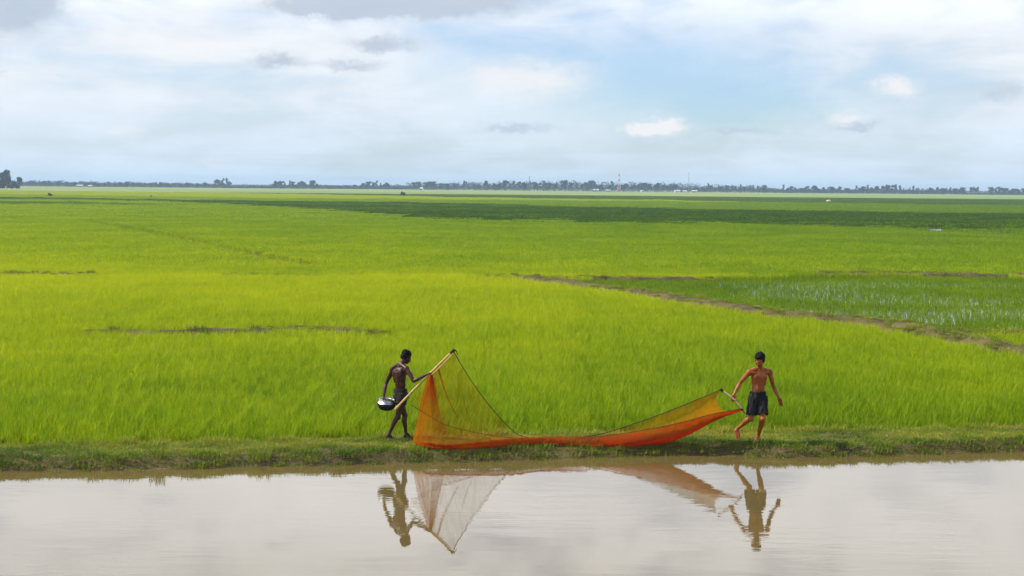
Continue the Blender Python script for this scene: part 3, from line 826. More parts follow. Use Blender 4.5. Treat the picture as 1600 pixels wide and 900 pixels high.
# ------------------------------------------------------------------ poles
def tube(pts, radii, seg=8, closed_ends=True):
    V_, F_ = [], []; N = len(pts); prev = V3((0, 0, 1))
    for i in range(N):
        d = (pts[min(i + 1, N - 1)] - pts[max(i - 1, 0)]).normalized()
        a = d.cross(prev); a = a if a.length > 1e-4 else d.cross(V3((1, 0, 0))); a.normalize(); b = d.cross(a).normalized()
        for q in range(seg):
            th = 2 * math.pi * q / seg; V_.append(pts[i] + (a * math.cos(th) + b * math.sin(th)) * radii[i])
    for i in range(N - 1):
        for q in range(seg):
            r = (q + 1) % seg; F_.append((i * seg + q, i * seg + r, (i + 1) * seg + r, (i + 1) * seg + q))
    if closed_ends: F_ += [tuple(range(seg))[::-1], tuple((N - 1) * seg + q for q in range(seg))]
    return V_, F_
def bamboo(a, b, r0, r1, bend, node=.26):
    L = (b - a).length; pts, rad = [], []
    n = int(L / .02); up = V3((0, 0, 1)); d = (b - a).normalized(); sag = (up - d * up.dot(d)).normalized()
    for i in range(n + 1):
        t = i / n; s_ = t * L
        p = a.lerp(b, t) + sag * bend * math.sin(math.pi * t) + V3((mnoise.noise(V3((s_ * 2.5, 1, 2))), mnoise.noise(V3((s_ * 2.5, 5, 2))), 0)) * .008
        k = (s_ % node) / node; bump = .16 * math.exp(-((min(k, 1 - k) * node) / .012) ** 2)
        pts.append(p); rad.append((r0 + (r1 - r0) * t) * (1 + bump))
    return tube(pts, rad, 10)
M_BAMBOO = plain_mat('dry_bamboo', (.46, .29, .075), .5, .4, 14, .22)
M_WOOD = plain_mat('pale_stick', (.50, .37, .22), .65, .3, 20, .2)
M_CORD = plain_mat('dark_cord', (.022, .026, .018), .85, .2, 60, .3)
pole = empty('bamboo_pole', POLE_B); tag(pole, 'long yellow bamboo pole held aslant across the man with the pot', 'pole')
V_, F_ = bamboo(V3((0, 0, 0)), POLE_A - POLE_B, .021, .016, .015); link('shaft', mesh_from('shaft', V_, F_, True), M_BAMBOO, pole)
s0 = grip + B1 - POLE_B + V3((.02, -.045, -.015)); V_, F_ = bamboo(s0, POLE_A - POLE_B + V3((-.012, -.03, -.045)), .011, .009, -.01, .19); link('splint', mesh_from('splint', V_, F_, True), M_BAMBOO, pole)
def coil(c_, d, r, w_, turns, rr):
    a = d.cross(V3((0, 1, 0))).normalized(); b = d.cross(a); n = turns * 10
    return tube([c_ + d * (w_ * (i / n - .5)) + (a * math.cos(i * .628) + b * math.sin(i * .628)) * r for i in range(n + 1)], [rr] * (n + 1), 6)
V_, F_ = coil(POLE_A - POLE_B - pole_d * .03, pole_d, .022, .09, 6, .009); link('binding', mesh_from('binding', V_, F_, True), M_CORD, pole)
e = POLE_A - POLE_B
V_, F_ = tube([e, e + V3((.03, 0, .008)), e + V3((.055, -.01, -.03)), e + V3((.075, -.01, -.085))], [.012, .011, .009, .005], 7); link('cord_end', mesh_from('cord_end', V_, F_, True), M_CORD, pole)
stick = empty('carrying_stick', Q_A); tag(stick, 'short pale bent stick in the hand of the man in shorts', 'stick')
V_, F_ = bamboo(V3((0, 0, 0)), Q_B - Q_A, .017, .014, .035, .3); link('shaft', mesh_from('shaft', V_, F_, True), M_WOOD, stick)
sd_ = (Q_B - Q_A).normalized()
V_, F_ = coil(sd_ * .02 + V3((0, 0, .004)), sd_, .02, .06, 5, .008); link('binding', mesh_from('binding', V_, F_, True), M_CORD, stick)
V_, F_ = coil(Q_B - Q_A - sd_ * .015, sd_, .017, .04, 4, .006); link('binding', mesh_from('binding', V_, F_, True), M_CORD, stick)
V_, F_ = tube([Q_B - Q_A, Q_B - Q_A + V3((.02, 0, -.03)), Q_B - Q_A + V3((.04, 0, -.05))], [.008, .008, .012], 6); link('cord_end', mesh_from('cord_end', V_, F_, True), M_CORD, stick)

# ------------------------------------------------------------------ pot
def lathe(prof, seg=40):
    V_, F_ = [], []
    for r, z in prof:
        for q in range(seg): V_.append((r * math.cos(2 * math.pi * q / seg), r * math.sin(2 * math.pi * q / seg), z))
    for i in range(len(prof) - 1):
        for q in range(seg):
            r = (q + 1) % seg; F_.append((i * seg + q, i * seg + r, (i + 1) * seg + r, (i + 1) * seg + q))
    return V_, F_
pot = empty('cooking_pot', POT_C + V3((0, 0, -.195))); pot.rotation_euler = (math.radians(3), math.radians(4), 0)
tag(pot, 'round metal cooking pot with a soot-black belly hanging from the man\'s hand', 'pot')
M_SOOT = plain_mat('soot', (.008, .008, .009), .75, .3, 18, .4)
M_ALU = plain_mat('worn_aluminium', (.58, .58, .57), .42, .5, 26, .10, 1.0)
V_, F_ = lathe([(.002, 0), (.06, .003), (.10, .014), (.135, .040), (.158, .075), (.167, .105), (.1665, .122), (.163, .137)]); link('belly', mesh_from('belly', V_, F_, True), M_SOOT, pot)
V_, F_ = lathe([(.1632, .137), (.155, .148), (.150, .154), (.134, .172), (.127, .184), (.128, .19)]); link('shoulder', mesh_from('shoulder', V_, F_, True), M_ALU, pot)
V_, F_ = lathe([(.128, .19), (.136, .199), (.147, .204), (.150, .207), (.148, .211), (.134, .206), (.122, .194), (.121, .182), (.145, .15), (.156, .11), (.146, .075), (.12, .04), (.06, .012), (.002, .010)])
link('rim', mesh_from('rim', V_, F_, True), M_ALU, pot)

# ------------------------------------------------------------------ the net
def net_mat(name, colr, cover, streak=.35, transl=.45):
    m_, t, out = mat(name)
    uv = t.new('ShaderNodeUVMap'); uvx = X(t, uv.outputs[0])
    a = attr(t, 'gather')
    st = t.noise(t.vmul(uvx, (26, 2.2, 0)), 1.0, 4, .6, .3); st2 = t.noise(t.vmul(uvx, (90, 60, 0)), 1.0, 2, .6)
    cov = (a + (st - .5) * streak * 1.3 + (st2 - .5) * .42) * cover
    d = t.new('ShaderNodeBsdfDiffuse'); tr = t.new('ShaderNodeBsdfTranslucent'); tp = t.new('ShaderNodeBsdfTransparent')
    c_ = t.mix(st, tuple(v * .8 for v in colr), tuple(min(1, v * 1.15) for v in colr))
    t.put(d.inputs[0], c_); t.put(tr.inputs[0], c_)
    m1 = t.new('ShaderNodeMixShader'); m1.inputs[0].default_value = transl
    t.l.new(d.outputs[0], m1.inputs[1]); t.l.new(tr.outputs[0], m1.inputs[2])
    m2 = t.new('ShaderNodeMixShader'); t.put(m2.inputs[0], cov.clamp())
    t.l.new(tp.outputs[0], m2.inputs[1]); t.l.new(m1.outputs[0], m2.inputs[2]); t.l.new(m2.outputs[0], out.inputs[0])
    return m_
M_NETY = net_mat('orange_net', (.46, .165, .003), 1.0)
M_NETR = net_mat('red_net', (.40, .024, .002), 1.0)
def curve(pts, n):
    """smooth resampling of a polyline by Catmull-Rom, evenly by index of arc length"""
    P_ = [V3(p) for p in pts]; out = []
    for i in range(len(P_) - 1):
        a = P_[max(i - 1, 0)]; b = P_[i]; c_ = P_[i + 1]; d = P_[min(i + 2, len(P_) - 1)]
        for k in range(16):
            t = k / 16; out.append(.5 * ((2 * b) + (c_ - a) * t + (2 * a - 5 * b + 4 * c_ - d) * t * t + (3 * b - a - 3 * c_ + d) * t ** 3))
    out.append(P_[-1])
    L = [0]
    for a, b in zip(out[:-1], out[1:]): L.append(L[-1] + (b - a).length)
    xs = np.linspace(0, L[-1], n); arr = np.array([tuple(p) for p in out])
    return [V3((np.interp(x, L, arr[:, 0]), np.interp(x, L, arr[:, 1]), np.interp(x, L, arr[:, 2]))) for x in xs]
NB = at_y(860, 690, YM)
def nq(a, b, d): return at_y(a, b, YM + d) - NB
def ng(a, b, z=.0):                                       # on the ground
    h = .4
    while h > -.1:
        p = at_z(a, b, h)
        if h <= ground_z(p.x, p.y) + .055 + z: break
        h -= .004
    return p - NB
def loft(name, top, bot, nu, nv, bulge, gather, material, par, amp=.012, freq=9, seed=0, label=None):
    T = curve(top, nu); Bt = curve(bot, nu)
    V_, F_, uvs, ga = [], [], [], []
    for i in range(nu):
        for k in range(nv):
            t = k / (nv - 1); u = i / (nu - 1)
            p = T[i].lerp(Bt[i], t)
            b = bulge(u, t); p = p + V3(b)
            w_ = 4 * t * (1 - t) * .8 + .2
            p = p + V3((0, amp * w_ * mnoise.noise(V3((u * freq * 3, t * 2, seed))), amp * .4 * w_ * mnoise.noise(V3((u * freq * 3, t * 2, seed + 9)))))
            V_.append(p); uvs.append((u, t)); ga.append(gather(u, t))
    for i in range(nu - 1):
        for k in range(nv - 1): F_.append((i * nv + k, (i + 1) * nv + k, (i + 1) * nv + k + 1, i * nv + k + 1))
    me_ = mesh_from(name, V_, F_, True)
    l = me_.uv_layers.new(name='UVMap')
    for lp in me_.loops: l.data[lp.index].uv = uvs[lp.vertex_index]
    at_ = me_.attributes.new('gather', 'FLOAT', 'POINT'); at_.data.foreach_set('value', ga)
    o = link(name, me_, material, par)
    return o
net = empty('fishing_net', NB)
tag(net, 'long orange and red mesh fishing net stretched along the bank between the two men', 'fishing net')
TR = [nq(709, 549, -.24), nq(722, 572, -.20), nq(742, 603, -.14), nq(770, 640, -.05), nq(795, 667, .02), nq(812, 680, .05), nq(840, 685, .04), nq(890, 684.5, .04), nq(930, 680, .06), nq(970, 669, .10), nq(1030, 648, .12), nq(1085, 626, .08), nq(1126, 609, -.05)]
# far wall, tall end: from hand along the pole to its tip and down the far rim
gz = lambda x: max(0, min(1, x))
FW_top = [nq(673, 584, -.29), nq(690, 566, -.27), nq(707, 550, -.24)] + TR[1:7]
KEEL_L = [ng(645, 690), ng(662, 697), ng(690, 701), ng(725, 701), ng(770, 698), ng(810, 694), ng(850, 691)]
loft('far_panel', FW_top, KEEL_L, 90, 26, lambda u, t: (0, .10 * math.sin(math.pi * t), -.05 * math.sin(math.pi * t) * u), lambda u, t: .26 + .30 * gz((.16 - u) / .16) * (1 - t * .5) + .25 * gz((t - .85) / .15), M_NETY, net, .03, 7, 1)
NM_L = [nq(655, 640, -.42), nq(668, 648, -.46), nq(690, 661, -.52), nq(715, 669, -.50), nq(745, 676, -.42), nq(790, 683, -.28), nq(850, 687, -.12)]
loft('near_panel', NM_L, [p + V3((0, -.03, .012)) for p in KEEL_L], 80, 16, lambda u, t: (0, -.07 * math.sin(math.pi * t), 0), lambda u, t: .26 + .40 * gz((t - .78) / .22) + .16 * gz((u - .5) * 2), M_NETY, net, .03, 8, 2)
# the bunch that fans out below the hand
loft('gathered_fold', [nq(668.5, 588, -.33), nq(672, 588, -.35), nq(676.5, 588, -.33)], [ng(645, 689, .02), ng(668, 697, .03), ng(704, 698, .03)], 46, 24, lambda u, t: (-.02 * math.sin(math.pi * t) * (1 - 2 * u), -.05 * math.sin(math.pi * t), 0),
     lambda u, t: (.20 + .56 * (1 - t) ** 1.5 + .10 * math.sin(u * 40)) * (1 - .85 * u ** 1.5 * min(1, t * 2.5)), M_NETR, net, .02, 8, 3)
loft('gathered_fold', [nq(671.5, 586, -.36), nq(673.5, 586, -.37), nq(676, 586, -.36)], [nq(676, 668, -.50), nq(684, 672, -.52), nq(694, 676, -.50)], 16, 20, lambda u, t: (-.012 * math.sin(math.pi * t), -.01, 0), lambda u, t: .92 - .62 * t, M_NETR, net, .01, 5, 4)
loft('gathered_fold', [nq(683, 575.5, -.30), nq(684.5, 575, -.31), nq(686, 574.5, -.30)], [nq(714, 653, -.33), nq(716, 655, -.34), nq(718, 656, -.33)], 8, 24, lambda u, t: (-.03 * math.sin(math.pi * t), 0, -.02 * math.sin(math.pi * t)), lambda u, t: .72 - .3 * t, M_NETR, net, .006, 4, 5)
loft('gathered_fold', [nq(678, 590, -.34), nq(679, 590, -.34), nq(680, 590, -.34)], [nq(690, 664, -.40), nq(692, 667, -.41), nq(694, 670, -.40)], 6, 20, lambda u, t: (-.02 * math.sin(math.pi * t), 0, 0), lambda u, t: .42 - .2 * t, M_NETR, net, .004, 4, 15)
loft('gathered_fold', [nq(722, 618, -.20), nq(722.8, 617.5, -.2), nq(723.6, 617, -.2)], [nq(735, 660, -.26), nq(736.5, 662, -.26), nq(738, 663, -.26)], 6, 12, lambda u, t: (-.01 * math.sin(math.pi * t), 0, 0), lambda u, t: .34, M_NETR, net, .004, 4, 16)
# loose corner
loft('loose_corner', [nq(669, 593, -.33), nq(656, 612, -.34), nq(642, 632, -.36)], [nq(669, 593.5, -.33), nq(671, 618, -.42), nq(676, 652, -.46)], 22, 14, lambda u, t: (0, -.03 * math.sin(math.pi * t), -.03 * math.sin(math.pi * t) * u), lambda u, t: .24, M_NETY, net, .014, 5, 6)
# the belly lying on the grass
roll_top = [nq(648, 690, -.33), ng(668, 694, .05), ng(700, 696, .06), ng(745, 691, .08), ng(800, 685, .08), ng(850, 682.5, .07), ng(900, 682, .07), ng(950, 683, .07)]
roll_bot = [ng(648, 693), ng(668, 699.5), ng(700, 702.5), ng(745, 701), ng(800, 697), ng(850, 694), ng(900, 694.5), ng(950, 698)]
for sdn in (7, 8):
    loft('ground_roll', roll_top, roll_bot, 120, 10, lambda u, t, s_=sdn: (0, (-.05 if s_ == 7 else -.02) * math.sin(math.pi * t), .05 * math.sin(math.pi * t)), lambda u, t: (.52 + .3 * mnoise.noise(V3((u * 14, t * 3, 1)))) * (1 - gz((u - .72) / .28)), M_NETR, net, .05, 14, sdn)
# low end: a trough lifted at the far end
RT = [nq(850, 685.5, .04), nq(890, 684, .05), nq(930, 680, .08), nq(970, 669, .14), nq(1030, 648, .16), nq(1085, 626, .10), nq(1125, 609.5, -.04)]
RM = [nq(850, 688, -.06), nq(890, 687, -.10), nq(930, 683, -.20), nq(1000, 673, -.30), nq(1060, 661, -.32), nq(1105, 649, -.28), nq(1134, 643, -.22), nq(1158, 638.5, -.16)]
RK = [ng(850, 692), ng(890, 694), ng(940, 697.5), ng(990, 697), ng(1040, 692.5, .0), nq(1075, 680, -.22), nq(1105, 664, -.22), nq(1134, 649, -.20), nq(1158, 639.5, -.16)]
RK_far = [ng(850, 690), ng(890, 690), nq(930, 690, -.1), nq(985, 686, -.1), nq(1040, 676, -.1), nq(1085, 662, -.12), nq(1115, 650, -.16), nq(1134, 644, -.20)]
def concave(u, t): k = math.sin(math.pi * t) * gz((u - .78) / .22) ** 2; return (-.10 * k, .08 * math.sin(math.pi * t), -.03 * math.sin(math.pi * t))
loft('far_panel', RT, RK_far, 90, 22, concave, lambda u, t: .30 + .42 * gz((u - .45) / .45), M_NETY, net, .025, 8, 11)
loft('near_panel', RM, RK, 100, 18, lambda u, t: (0, -.13 * math.sin(math.pi * t) * (.4 + .6 * math.sin(math.pi * u)), -.03 * math.sin(math.pi * t)), lambda u, t: .40 + .46 * gz((t - .15) / .7) + .45 * u * u, M_NETR, net, .03, 9, 12)
loft('near_panel', [p + V3((0, .05, -.02)) for p in RM[2:]], [p + V3((0, .05, .015)) for p in RK[2:]], 90, 14, lambda u, t: (0, -.08 * math.sin(math.pi * t), -.02 * math.sin(math.pi * t)), lambda u, t: .30 + .45 * gz((t - .25) / .6), M_NETR, net, .03, 9, 13)
def rope(name, pts, n, r):
    V_, F_ = tube(curve(pts, n), [r] * n, 6); link(name, mesh_from(name, V_, F_, True), M_CORD, net)
rope('rim_rope', TR, 160, .0075)
rope('rim_rope', [nq(642, 632.5, -.36), nq(655, 640, -.42), nq(668, 648, -.46), nq(690, 661, -.52), nq(715, 669, -.50), nq(745, 676, -.42), nq(790, 683, -.28), nq(850, 687, -.12)] + RM[1:], 200, .006)

# ------------------------------------------------------------------ far trees, houses, masts
M_BARK = plain_mat('bark', (.09, .065, .045), .9, .2, 6, .3)
def leaf_mat(name, a, b):
    m_, t, out = mat(name)
    oi = t.new('ShaderNodeObjectInfo'); g_ = t.new('ShaderNodeNewGeometry')
    n = t.noise(X(t, g_.outputs['Position']), .9, 3, .6)
    r = X(t, g_.outputs['Random Per Island'])
    c_ = t.mix((n * .6 + r * .5).clamp(), a, b); c_ = t.mix(X(t, oi.outputs['Random']) * .35, c_, (.045, .06, .016))
    d = t.new('ShaderNodeBsdfDiffuse'); t.put(d.inputs[0], c_); tr = t.new('ShaderNodeBsdfTranslucent'); t.put(tr.inputs[0], c_)
    mx = t.new('ShaderNodeMixShader'); mx.inputs[0].default_value = .25
    t.l.new(d.outputs[0], mx.inputs[1]); t.l.new(tr.outputs[0], mx.inputs[2]); t.l.new(mx.outputs[0], out.inputs[0])
    return m_
M_LEAF = leaf_mat('tree_leaves', (.010, .022, .008), (.034, .056, .016))
def leaf_cloud(V_, F_, c_, r, n, size, rnd):
    """leaf sprays through the volume of a lobe, thicker towards its skin"""
    for _ in range(n):
        d = V3((rnd.gauss(0, 1), rnd.gauss(0, 1), rnd.gauss(0, 1))).normalized() * (rnd.random() ** .45)
        p = V3(c_) + V3((d.x * r[0], d.y * r[1], d.z * r[2]))
        e_ = Euler((rnd.uniform(0, 6.3), rnd.uniform(0, 6.3), rnd.uniform(0, 6.3))).to_matrix(); s_ = size * rnd.uniform(.6, 1.5)
        o = len(V_); V_ += [p + e_ @ V3((-s_, -s_ * .3, 0)), p + e_ @ V3((0, -s_ * .55, s_ * .2)), p + e_ @ V3((s_, s_ * .1, 0)), p + e_ @ V3((0, s_ * .6, s_ * .15))]
        F_.append((o, o + 1, o + 2, o + 3))
def tree_mesh(kind, seed):
    rnd = random.Random(seed); TV, TF, LV, LF = [], [], [], []
    def limb(a, b, r0, r1):
        pts = [a.lerp(b, t / 5) + V3((rnd.uniform(-.08, .08), rnd.uniform(-.08, .08), 0)) * (1 if 0 < t < 5 else 0) for t in range(6)]
        v, f = tube(pts, [r0 + (r1 - r0) * t / 5 for t in range(6)], 7); o = len(TV); TV.extend(v); TF.extend([tuple(i + o for i in q) for q in f])
    H = 1.0 * 10
    if kind == 'broad':
        limb(V3((0, 0, 0)), V3((rnd.uniform(-.3, .3), 0, 5)), .32, .20)
        for _ in range(8):
            a = rnd.uniform(0, 6.28); z = rnd.uniform(3.2, 8.2); rr = rnd.uniform(.8, 3.0) * (1.1 - abs(z - 5.5) / 6)
            c_ = V3((math.cos(a) * rr, math.sin(a) * rr, z)); limb(V3((0, 0, rnd.uniform(2.6, 4.6))), c_, .13, .04)
            s_ = rnd.uniform(1.1, 1.8); leaf_cloud(LV, LF, c_, (s_ * 1.15, s_ * 1.15, s_ * .9), 130, .36, rnd)
    elif kind == 'round':
        limb(V3((0, 0, 0)), V3((0, 0, 5.5)), .28, .12)
        for _ in range(7):
            a = rnd.uniform(0, 6.28); rr = rnd.uniform(0, 1.7); c_ = V3((math.cos(a) * rr, math.sin(a) * rr, rnd.uniform(4.2, 8.4)))
            limb(V3((0, 0, 3.4)), c_, .1, .03); leaf_cloud(LV, LF, c_, (1.5, 1.5, 1.3), 95, .33, rnd)
    elif kind == 'tall':
        limb(V3((0, 0, 0)), V3((rnd.uniform(-.3, .3), 0, 9)), .22, .06)
        for i in range(7):
            a = rnd.uniform(0, 6.28); z = 4 + i * .85; rr = rnd.uniform(.2, 1.0) * (1.2 - i * .09); c_ = V3((math.cos(a) * rr, math.sin(a) * rr, z))
            limb(V3((0, 0, z - .8)), c_, .08, .03); leaf_cloud(LV, LF, c_, (.95, .95, .75), 60, .30, rnd)
    elif kind == 'palm':
        limb(V3((0, 0, 0)), V3((.4, 0, 8.2)), .20, .13)
        for i in range(17):
            a = i * .37 * 6.28; up = rnd.uniform(-.3, .9)
            for k in range(9):
                t = k / 8; r = 2.6 * t; z = 8.2 + up * 1.4 * t - 1.9 * t * t; p = V3((.4 + math.cos(a) * r, math.sin(a) * r, z)); n = V3((-math.sin(a), math.cos(a), 0)); w_ = .42 * math.sin(math.pi * (.15 + .8 * t))
                for sg in (-1, 1):
                    o = len(LV); dn = V3((0, 0, -.25)); st = V3((math.cos(a), math.sin(a), 0)) * .2
                    LV.extend([p - st, p + st, p + n * sg * w_ + dn + st, p + n * sg * w_ + dn]); LF.append((o, o + 1, o + 2, o + 3))
    elif kind == 'bush':
        for i in range(4): limb(V3((rnd.uniform(-.8, .8), 0, 0)), V3((rnd.uniform(-2.5, 2.5), rnd.uniform(-1, 1), 3)), .15, .05)
        for _ in range(9): leaf_cloud(LV, LF, (rnd.uniform(-3.2, 3.2), rnd.uniform(-2, 2), rnd.uniform(1.0, 6.2)), (1.7, 1.5, 1.5), 190, .42, rnd)
    return mesh_from('trunk', TV, TF, True), mesh_from('crown', LV, LF)
VAR = {}
def variant(kind, k):
    if (kind, k) not in VAR: VAR[(kind, k)] = tree_mesh(kind, hash((len(kind), k, ord(kind[0]))) % 9999)
    return VAR[(kind, k)]
def tree(name, kind, k, loc, h, wide, label, cat='tree', group=None, rz=None):
    t_, c_ = variant(kind, k); o = empty(name, loc); s_ = h / (10 if kind in ('broad', 'tall', 'palm') else (9.9 if kind == 'round' else 7.8))
    o.scale = (s_ * wide, s_ * wide, s_); o.rotation_euler = (0, 0, random.uniform(0, 6.28) if rz is None else rz)
    link('trunk', t_, M_BARK, o); link('crown', c_, M_LEAF, o)
    return tag(o, label, cat, group)
def far(px_, D):                                          # a spot on the plain D metres out in the direction of px_
    p = at_y(px_, 300, D); return V3((p.x, D, .25))
def hpx(D, n): return n * D / FPX
random.seed(5)
# the near dark clump at the left edge of view
tree('tall_tree', 'broad', 1, far(11, 1000), hpx(1000, 33), 1.0, 'tallest dark tree with a broken crown at the far left edge of the fields', rz=.6)
tree('low_tree', 'round', 2, far(31, 1000), hpx(1000, 20), 1.35, 'low dark round tree just beside the tallest far left tree', rz=2)
tree('undergrowth', 'bush', 1, far(19, 1002), hpx(1000, 15), 1.2, 'dark undergrowth between the two dark trees at the left edge', 'bush', rz=0)
tree('undergrowth', 'bush', 2, far(2, 1005), hpx(1000, 20), 1.1, 'dark bushy growth hiding the foot of the tallest left tree', 'bush', rz=0)
tree('field_bush', 'bush', 3, far(629, 640), hpx(640, 7.5), 1.0, 'dark rounded bush alone in the far field below the left part of the tree line', 'bush', rz=0)
tree('field_bush', 'bush', 4, far(79, 470), hpx(470, 5.5), 1.6, 'small flat bush in the pale field below the far left trees', 'bush', rz=0)
tree('field_bush', 'bush', 5, far(236, 480), hpx(480, 3.2), .9, 'tiny dark bush in the pale green strip at the left', 'bush', rz=0)
# individual trees of the far line: (from px, to px, how many, height range px, kinds, label, group)
RUNS = [
    (45, 150, 14, (6, 9), 'brrt', 'blue-grey tree of the low belt beside the far left clump', 'trees of the low left belt'),
    (150, 330, 20, (5, 8), 'brrb', 'small hazy tree of the thin belt left of the palm clump', 'trees of the thin left belt'),
    (334, 360, 6, (9, 13), 'bptb', 'taller hazy tree in the small clump ending the left belt', 'trees of the left clump'),
    (424, 500, 12, (7, 12), 'brtb', 'hazy tree in the clump left of the lone field bush', 'trees of the second clump'),
    (505, 560, 6, (4, 6), 'rb', 'very low hazy tree in the thin gap of the line', 'trees of the low gap'),
    (562, 610, 8, (7, 12), 'brtb', 'hazy tree in the short clump before the lone bush', 'trees of the short clump'),
    (634, 716, 14, (9, 13), 'bbrp', 'hazy tree in the dense clump behind the lone bush', 'trees of the bush clump'),
    (722, 820, 15, (8, 14), 'bbrt', 'hazy tree in the belt left of the thin dark mast', 'trees left of the thin mast'),
    (826, 960, 22, (9, 15), 'brtp', 'hazy tree between the thin dark mast and the red and white tower', 'trees between mast and tower'),
    (966, 1060, 17, (8, 13), 'bbrr', 'hazy tree between the red and white tower and the white sheds', 'trees between tower and sheds'),
    (1084, 1200, 18, (7, 12), 'brtt', 'hazy tree of the belt just beyond the white sheds', 'trees beyond the sheds'),
    (1222, 1330, 17, (6, 12), 'brtr', 'hazy tree in the spaced row at the start of the right line', 'trees of the right row start'),
    (1335, 1440, 18, (7, 13), 'tbrt', 'hazy tree in the spaced tall row at the right', 'trees of the right row'),
    (1440, 1508, 13, (7, 10), 'brrt', 'hazy tree in the even low row before the right gap', 'trees of the right low row'),
    (1515, 1530, 4, (9, 11), 'tr', 'slim hazy tree in the small group between the two right gaps', 'trees between the gaps'),
    (1544, 1610, 13, (8, 11), 'rtrb', 'hazy tree of the last group at the right edge', 'trees at the right edge'),
]
KN = {'b': 'broad', 'r': 'round', 't': 'tall', 'p': 'palm'}
for a, b, n, hr, kinds, lab, grp in RUNS:
    for i in range(n):
        ADJ = {'broad': 'spreading ', 'round': 'rounded ', 'tall': 'slim upright ', 'palm': 'feathery palm-like '}
        px_ = a + (b - a) * (i + random.uniform(.1, .9)) / n; D = random.uniform(1480, 1600); kd = KN[random.choice(kinds)]
        tree({'broad': 'broad_tree', 'round': 'round_tree', 'tall': 'slim_tree', 'palm': 'palm_tree'}[kd], kd, random.randrange(3), far(px_, D), hpx(D, random.uniform(*hr) * 1.25), random.uniform(.85, 1.25) * (1.15 if kd != 'palm' else 1), ADJ[kd] + lab, 'tree', grp)
# the mass of scrub and farther woods behind and between them
def belt():
    V_, F_ = [], []; rnd = random.Random(3)
    prof = [(-400, 8), (40, 6), (330, 4.5), (362, 3), (420, 3), (500, 4), (560, 3.5), (620, 5), (720, 8), (900, 10), (1060, 8.5), (1200, 6.5), (1222, 4), (1330, 5), (1500, 5.5), (1512, 1.2), (1540, 2), (1620, 4), (2000, 6)]
    xs = [p[0] for p in prof]; ys = [p[1] for p in prof]; px_ = -400.0
    while px_ < 2000:
        D = rnd.uniform(1620, 1720); h = hpx(D, np.interp(px_, xs, ys) * 1.7 * rnd.uniform(.65, 1.05)); p = far(px_, D)
        leaf_cloud(V_, F_, (p.x, p.y, h * .45), (rnd.uniform(3, 5.5), 4, h * .6), 90, .66, rnd); px_ += rnd.uniform(1.8, 3.4)
    px_ = -400.0
    while px_ < 2000:                                      # woods still farther off, a thin blue line
        D = rnd.uniform(2500, 2700); h = hpx(D, rnd.uniform(3.2, 5.2)); p = far(px_, D)
        leaf_cloud(V_, F_, (p.x, p.y, h * .4), (rnd.uniform(7, 10), 6, h * .6), 34, 1.3, rnd); px_ += rnd.uniform(3, 5)
    tag(link('distant_woods', mesh_from('distant_woods', V_, F_), M_LEAF), 'thin blue-grey mass of distant woods along the horizon', kind='stuff')
belt()
# village sheds among the trees
M_GREYW = plain_mat('grey_plaster', (.34, .34, .33), .85, .2, 2, .12); M_WHITE = plain_mat('whitewash', (.78, .78, .76), .8, .3, 2, .06); M_TIN = plain_mat('tin_roof', (.42, .44, .46), .45, .5, 3, .12); M_DARK = plain_mat('dark_opening', (.03, .03, .035), .7, .3, 3, .2)
def shed(name, px_, D, w_, h, dep, label, col=None):
    o = empty(name, far(px_, D)); o.rotation_euler = (0, 0, random.uniform(-.3, .3))
    V_ = [(-w_, -dep, 0), (w_, -dep, 0), (w_, dep, 0), (-w_, dep, 0), (-w_, -dep, h * .62), (w_, -dep, h * .62), (w_, dep, h * .62), (-w_, dep, h * .62), (-w_, 0, h * .95), (w_, 0, h * .95)]
    F_ = [(0, 1, 5, 4), (2, 3, 7, 6), (1, 2, 6, 9, 5), (3, 0, 4, 8, 7)]
    link('wall', mesh_from('wall', V_, F_), col or M_WHITE, o)
    e_ = .5; t = .12
    R = [(-w_ - e_, -dep - e_, h * .58), (w_ + e_, -dep - e_, h * .58), (w_ + e_, 0, h), (-w_ - e_, 0, h), (w_ + e_, dep + e_, h * .58), (-w_ - e_, dep + e_, h * .58)]
    R2 = R + [(x, y, z - t) for x, y, z in R]
    link('roof', mesh_from('roof', R2, [(0, 1, 2, 3), (3, 2, 4, 5), (7, 6, 9, 8), (8, 9, 11, 10), (0, 6, 7, 1), (5, 4, 10, 11), (1, 7, 8, 2), (2, 8, 10, 4), (0, 3, 9, 6), (3, 5, 11, 9)]), M_TIN, o)
    for cx, cw, z0, z1 in ((-.45 * w_, .5, 0, h * .4), (.35 * w_, .45, h * .2, h * .42)):
        link('door' if z0 == 0 else 'window', mesh_from('opening', [(cx - cw, -dep - .03, z0), (cx + cw, -dep - .03, z0), (cx + cw, -dep - .03, z1), (cx - cw, -dep - .03, z1), (cx - cw, -dep + .2, z0), (cx + cw, -dep + .2, z0), (cx + cw, -dep + .2, z1), (cx - cw, -dep + .2, z1)],
             [(0, 1, 2, 3), (0, 4, 5, 1), (1, 5, 6, 2), (2, 6, 7, 3), (3, 7, 4, 0)]), M_DARK, o)
    return tag(o, label, 'shed')
shed('white_shed', 1058, 1490, 2.6, 2.6, 2.0, 'longer bright white shed among the far trees below the tall thin mast')
shed('white_shed', 1070, 1490, 1.8, 2.2, 1.6, 'smaller white shed just beside the longer one below the tall thin mast')
shed('white_hut', 1003, 1485, 1.0, 2.2, 1.4, 'tiny pale hut standing alone under the trees between tower and sheds')
shed('white_hut', 659, 1380, 1.0, 3.2, 1.4, 'narrow white hut behind the lone dark field bush')
shed('grey_house', 930, 1550, 3.5, 2.6, 3, 'low greyish house under the trees before the red and white tower', M_GREYW)
shed('grey_house', 950, 1550, 2.4, 2.2, 3, 'smaller greyish house nearest the red and white tower', M_GREYW)
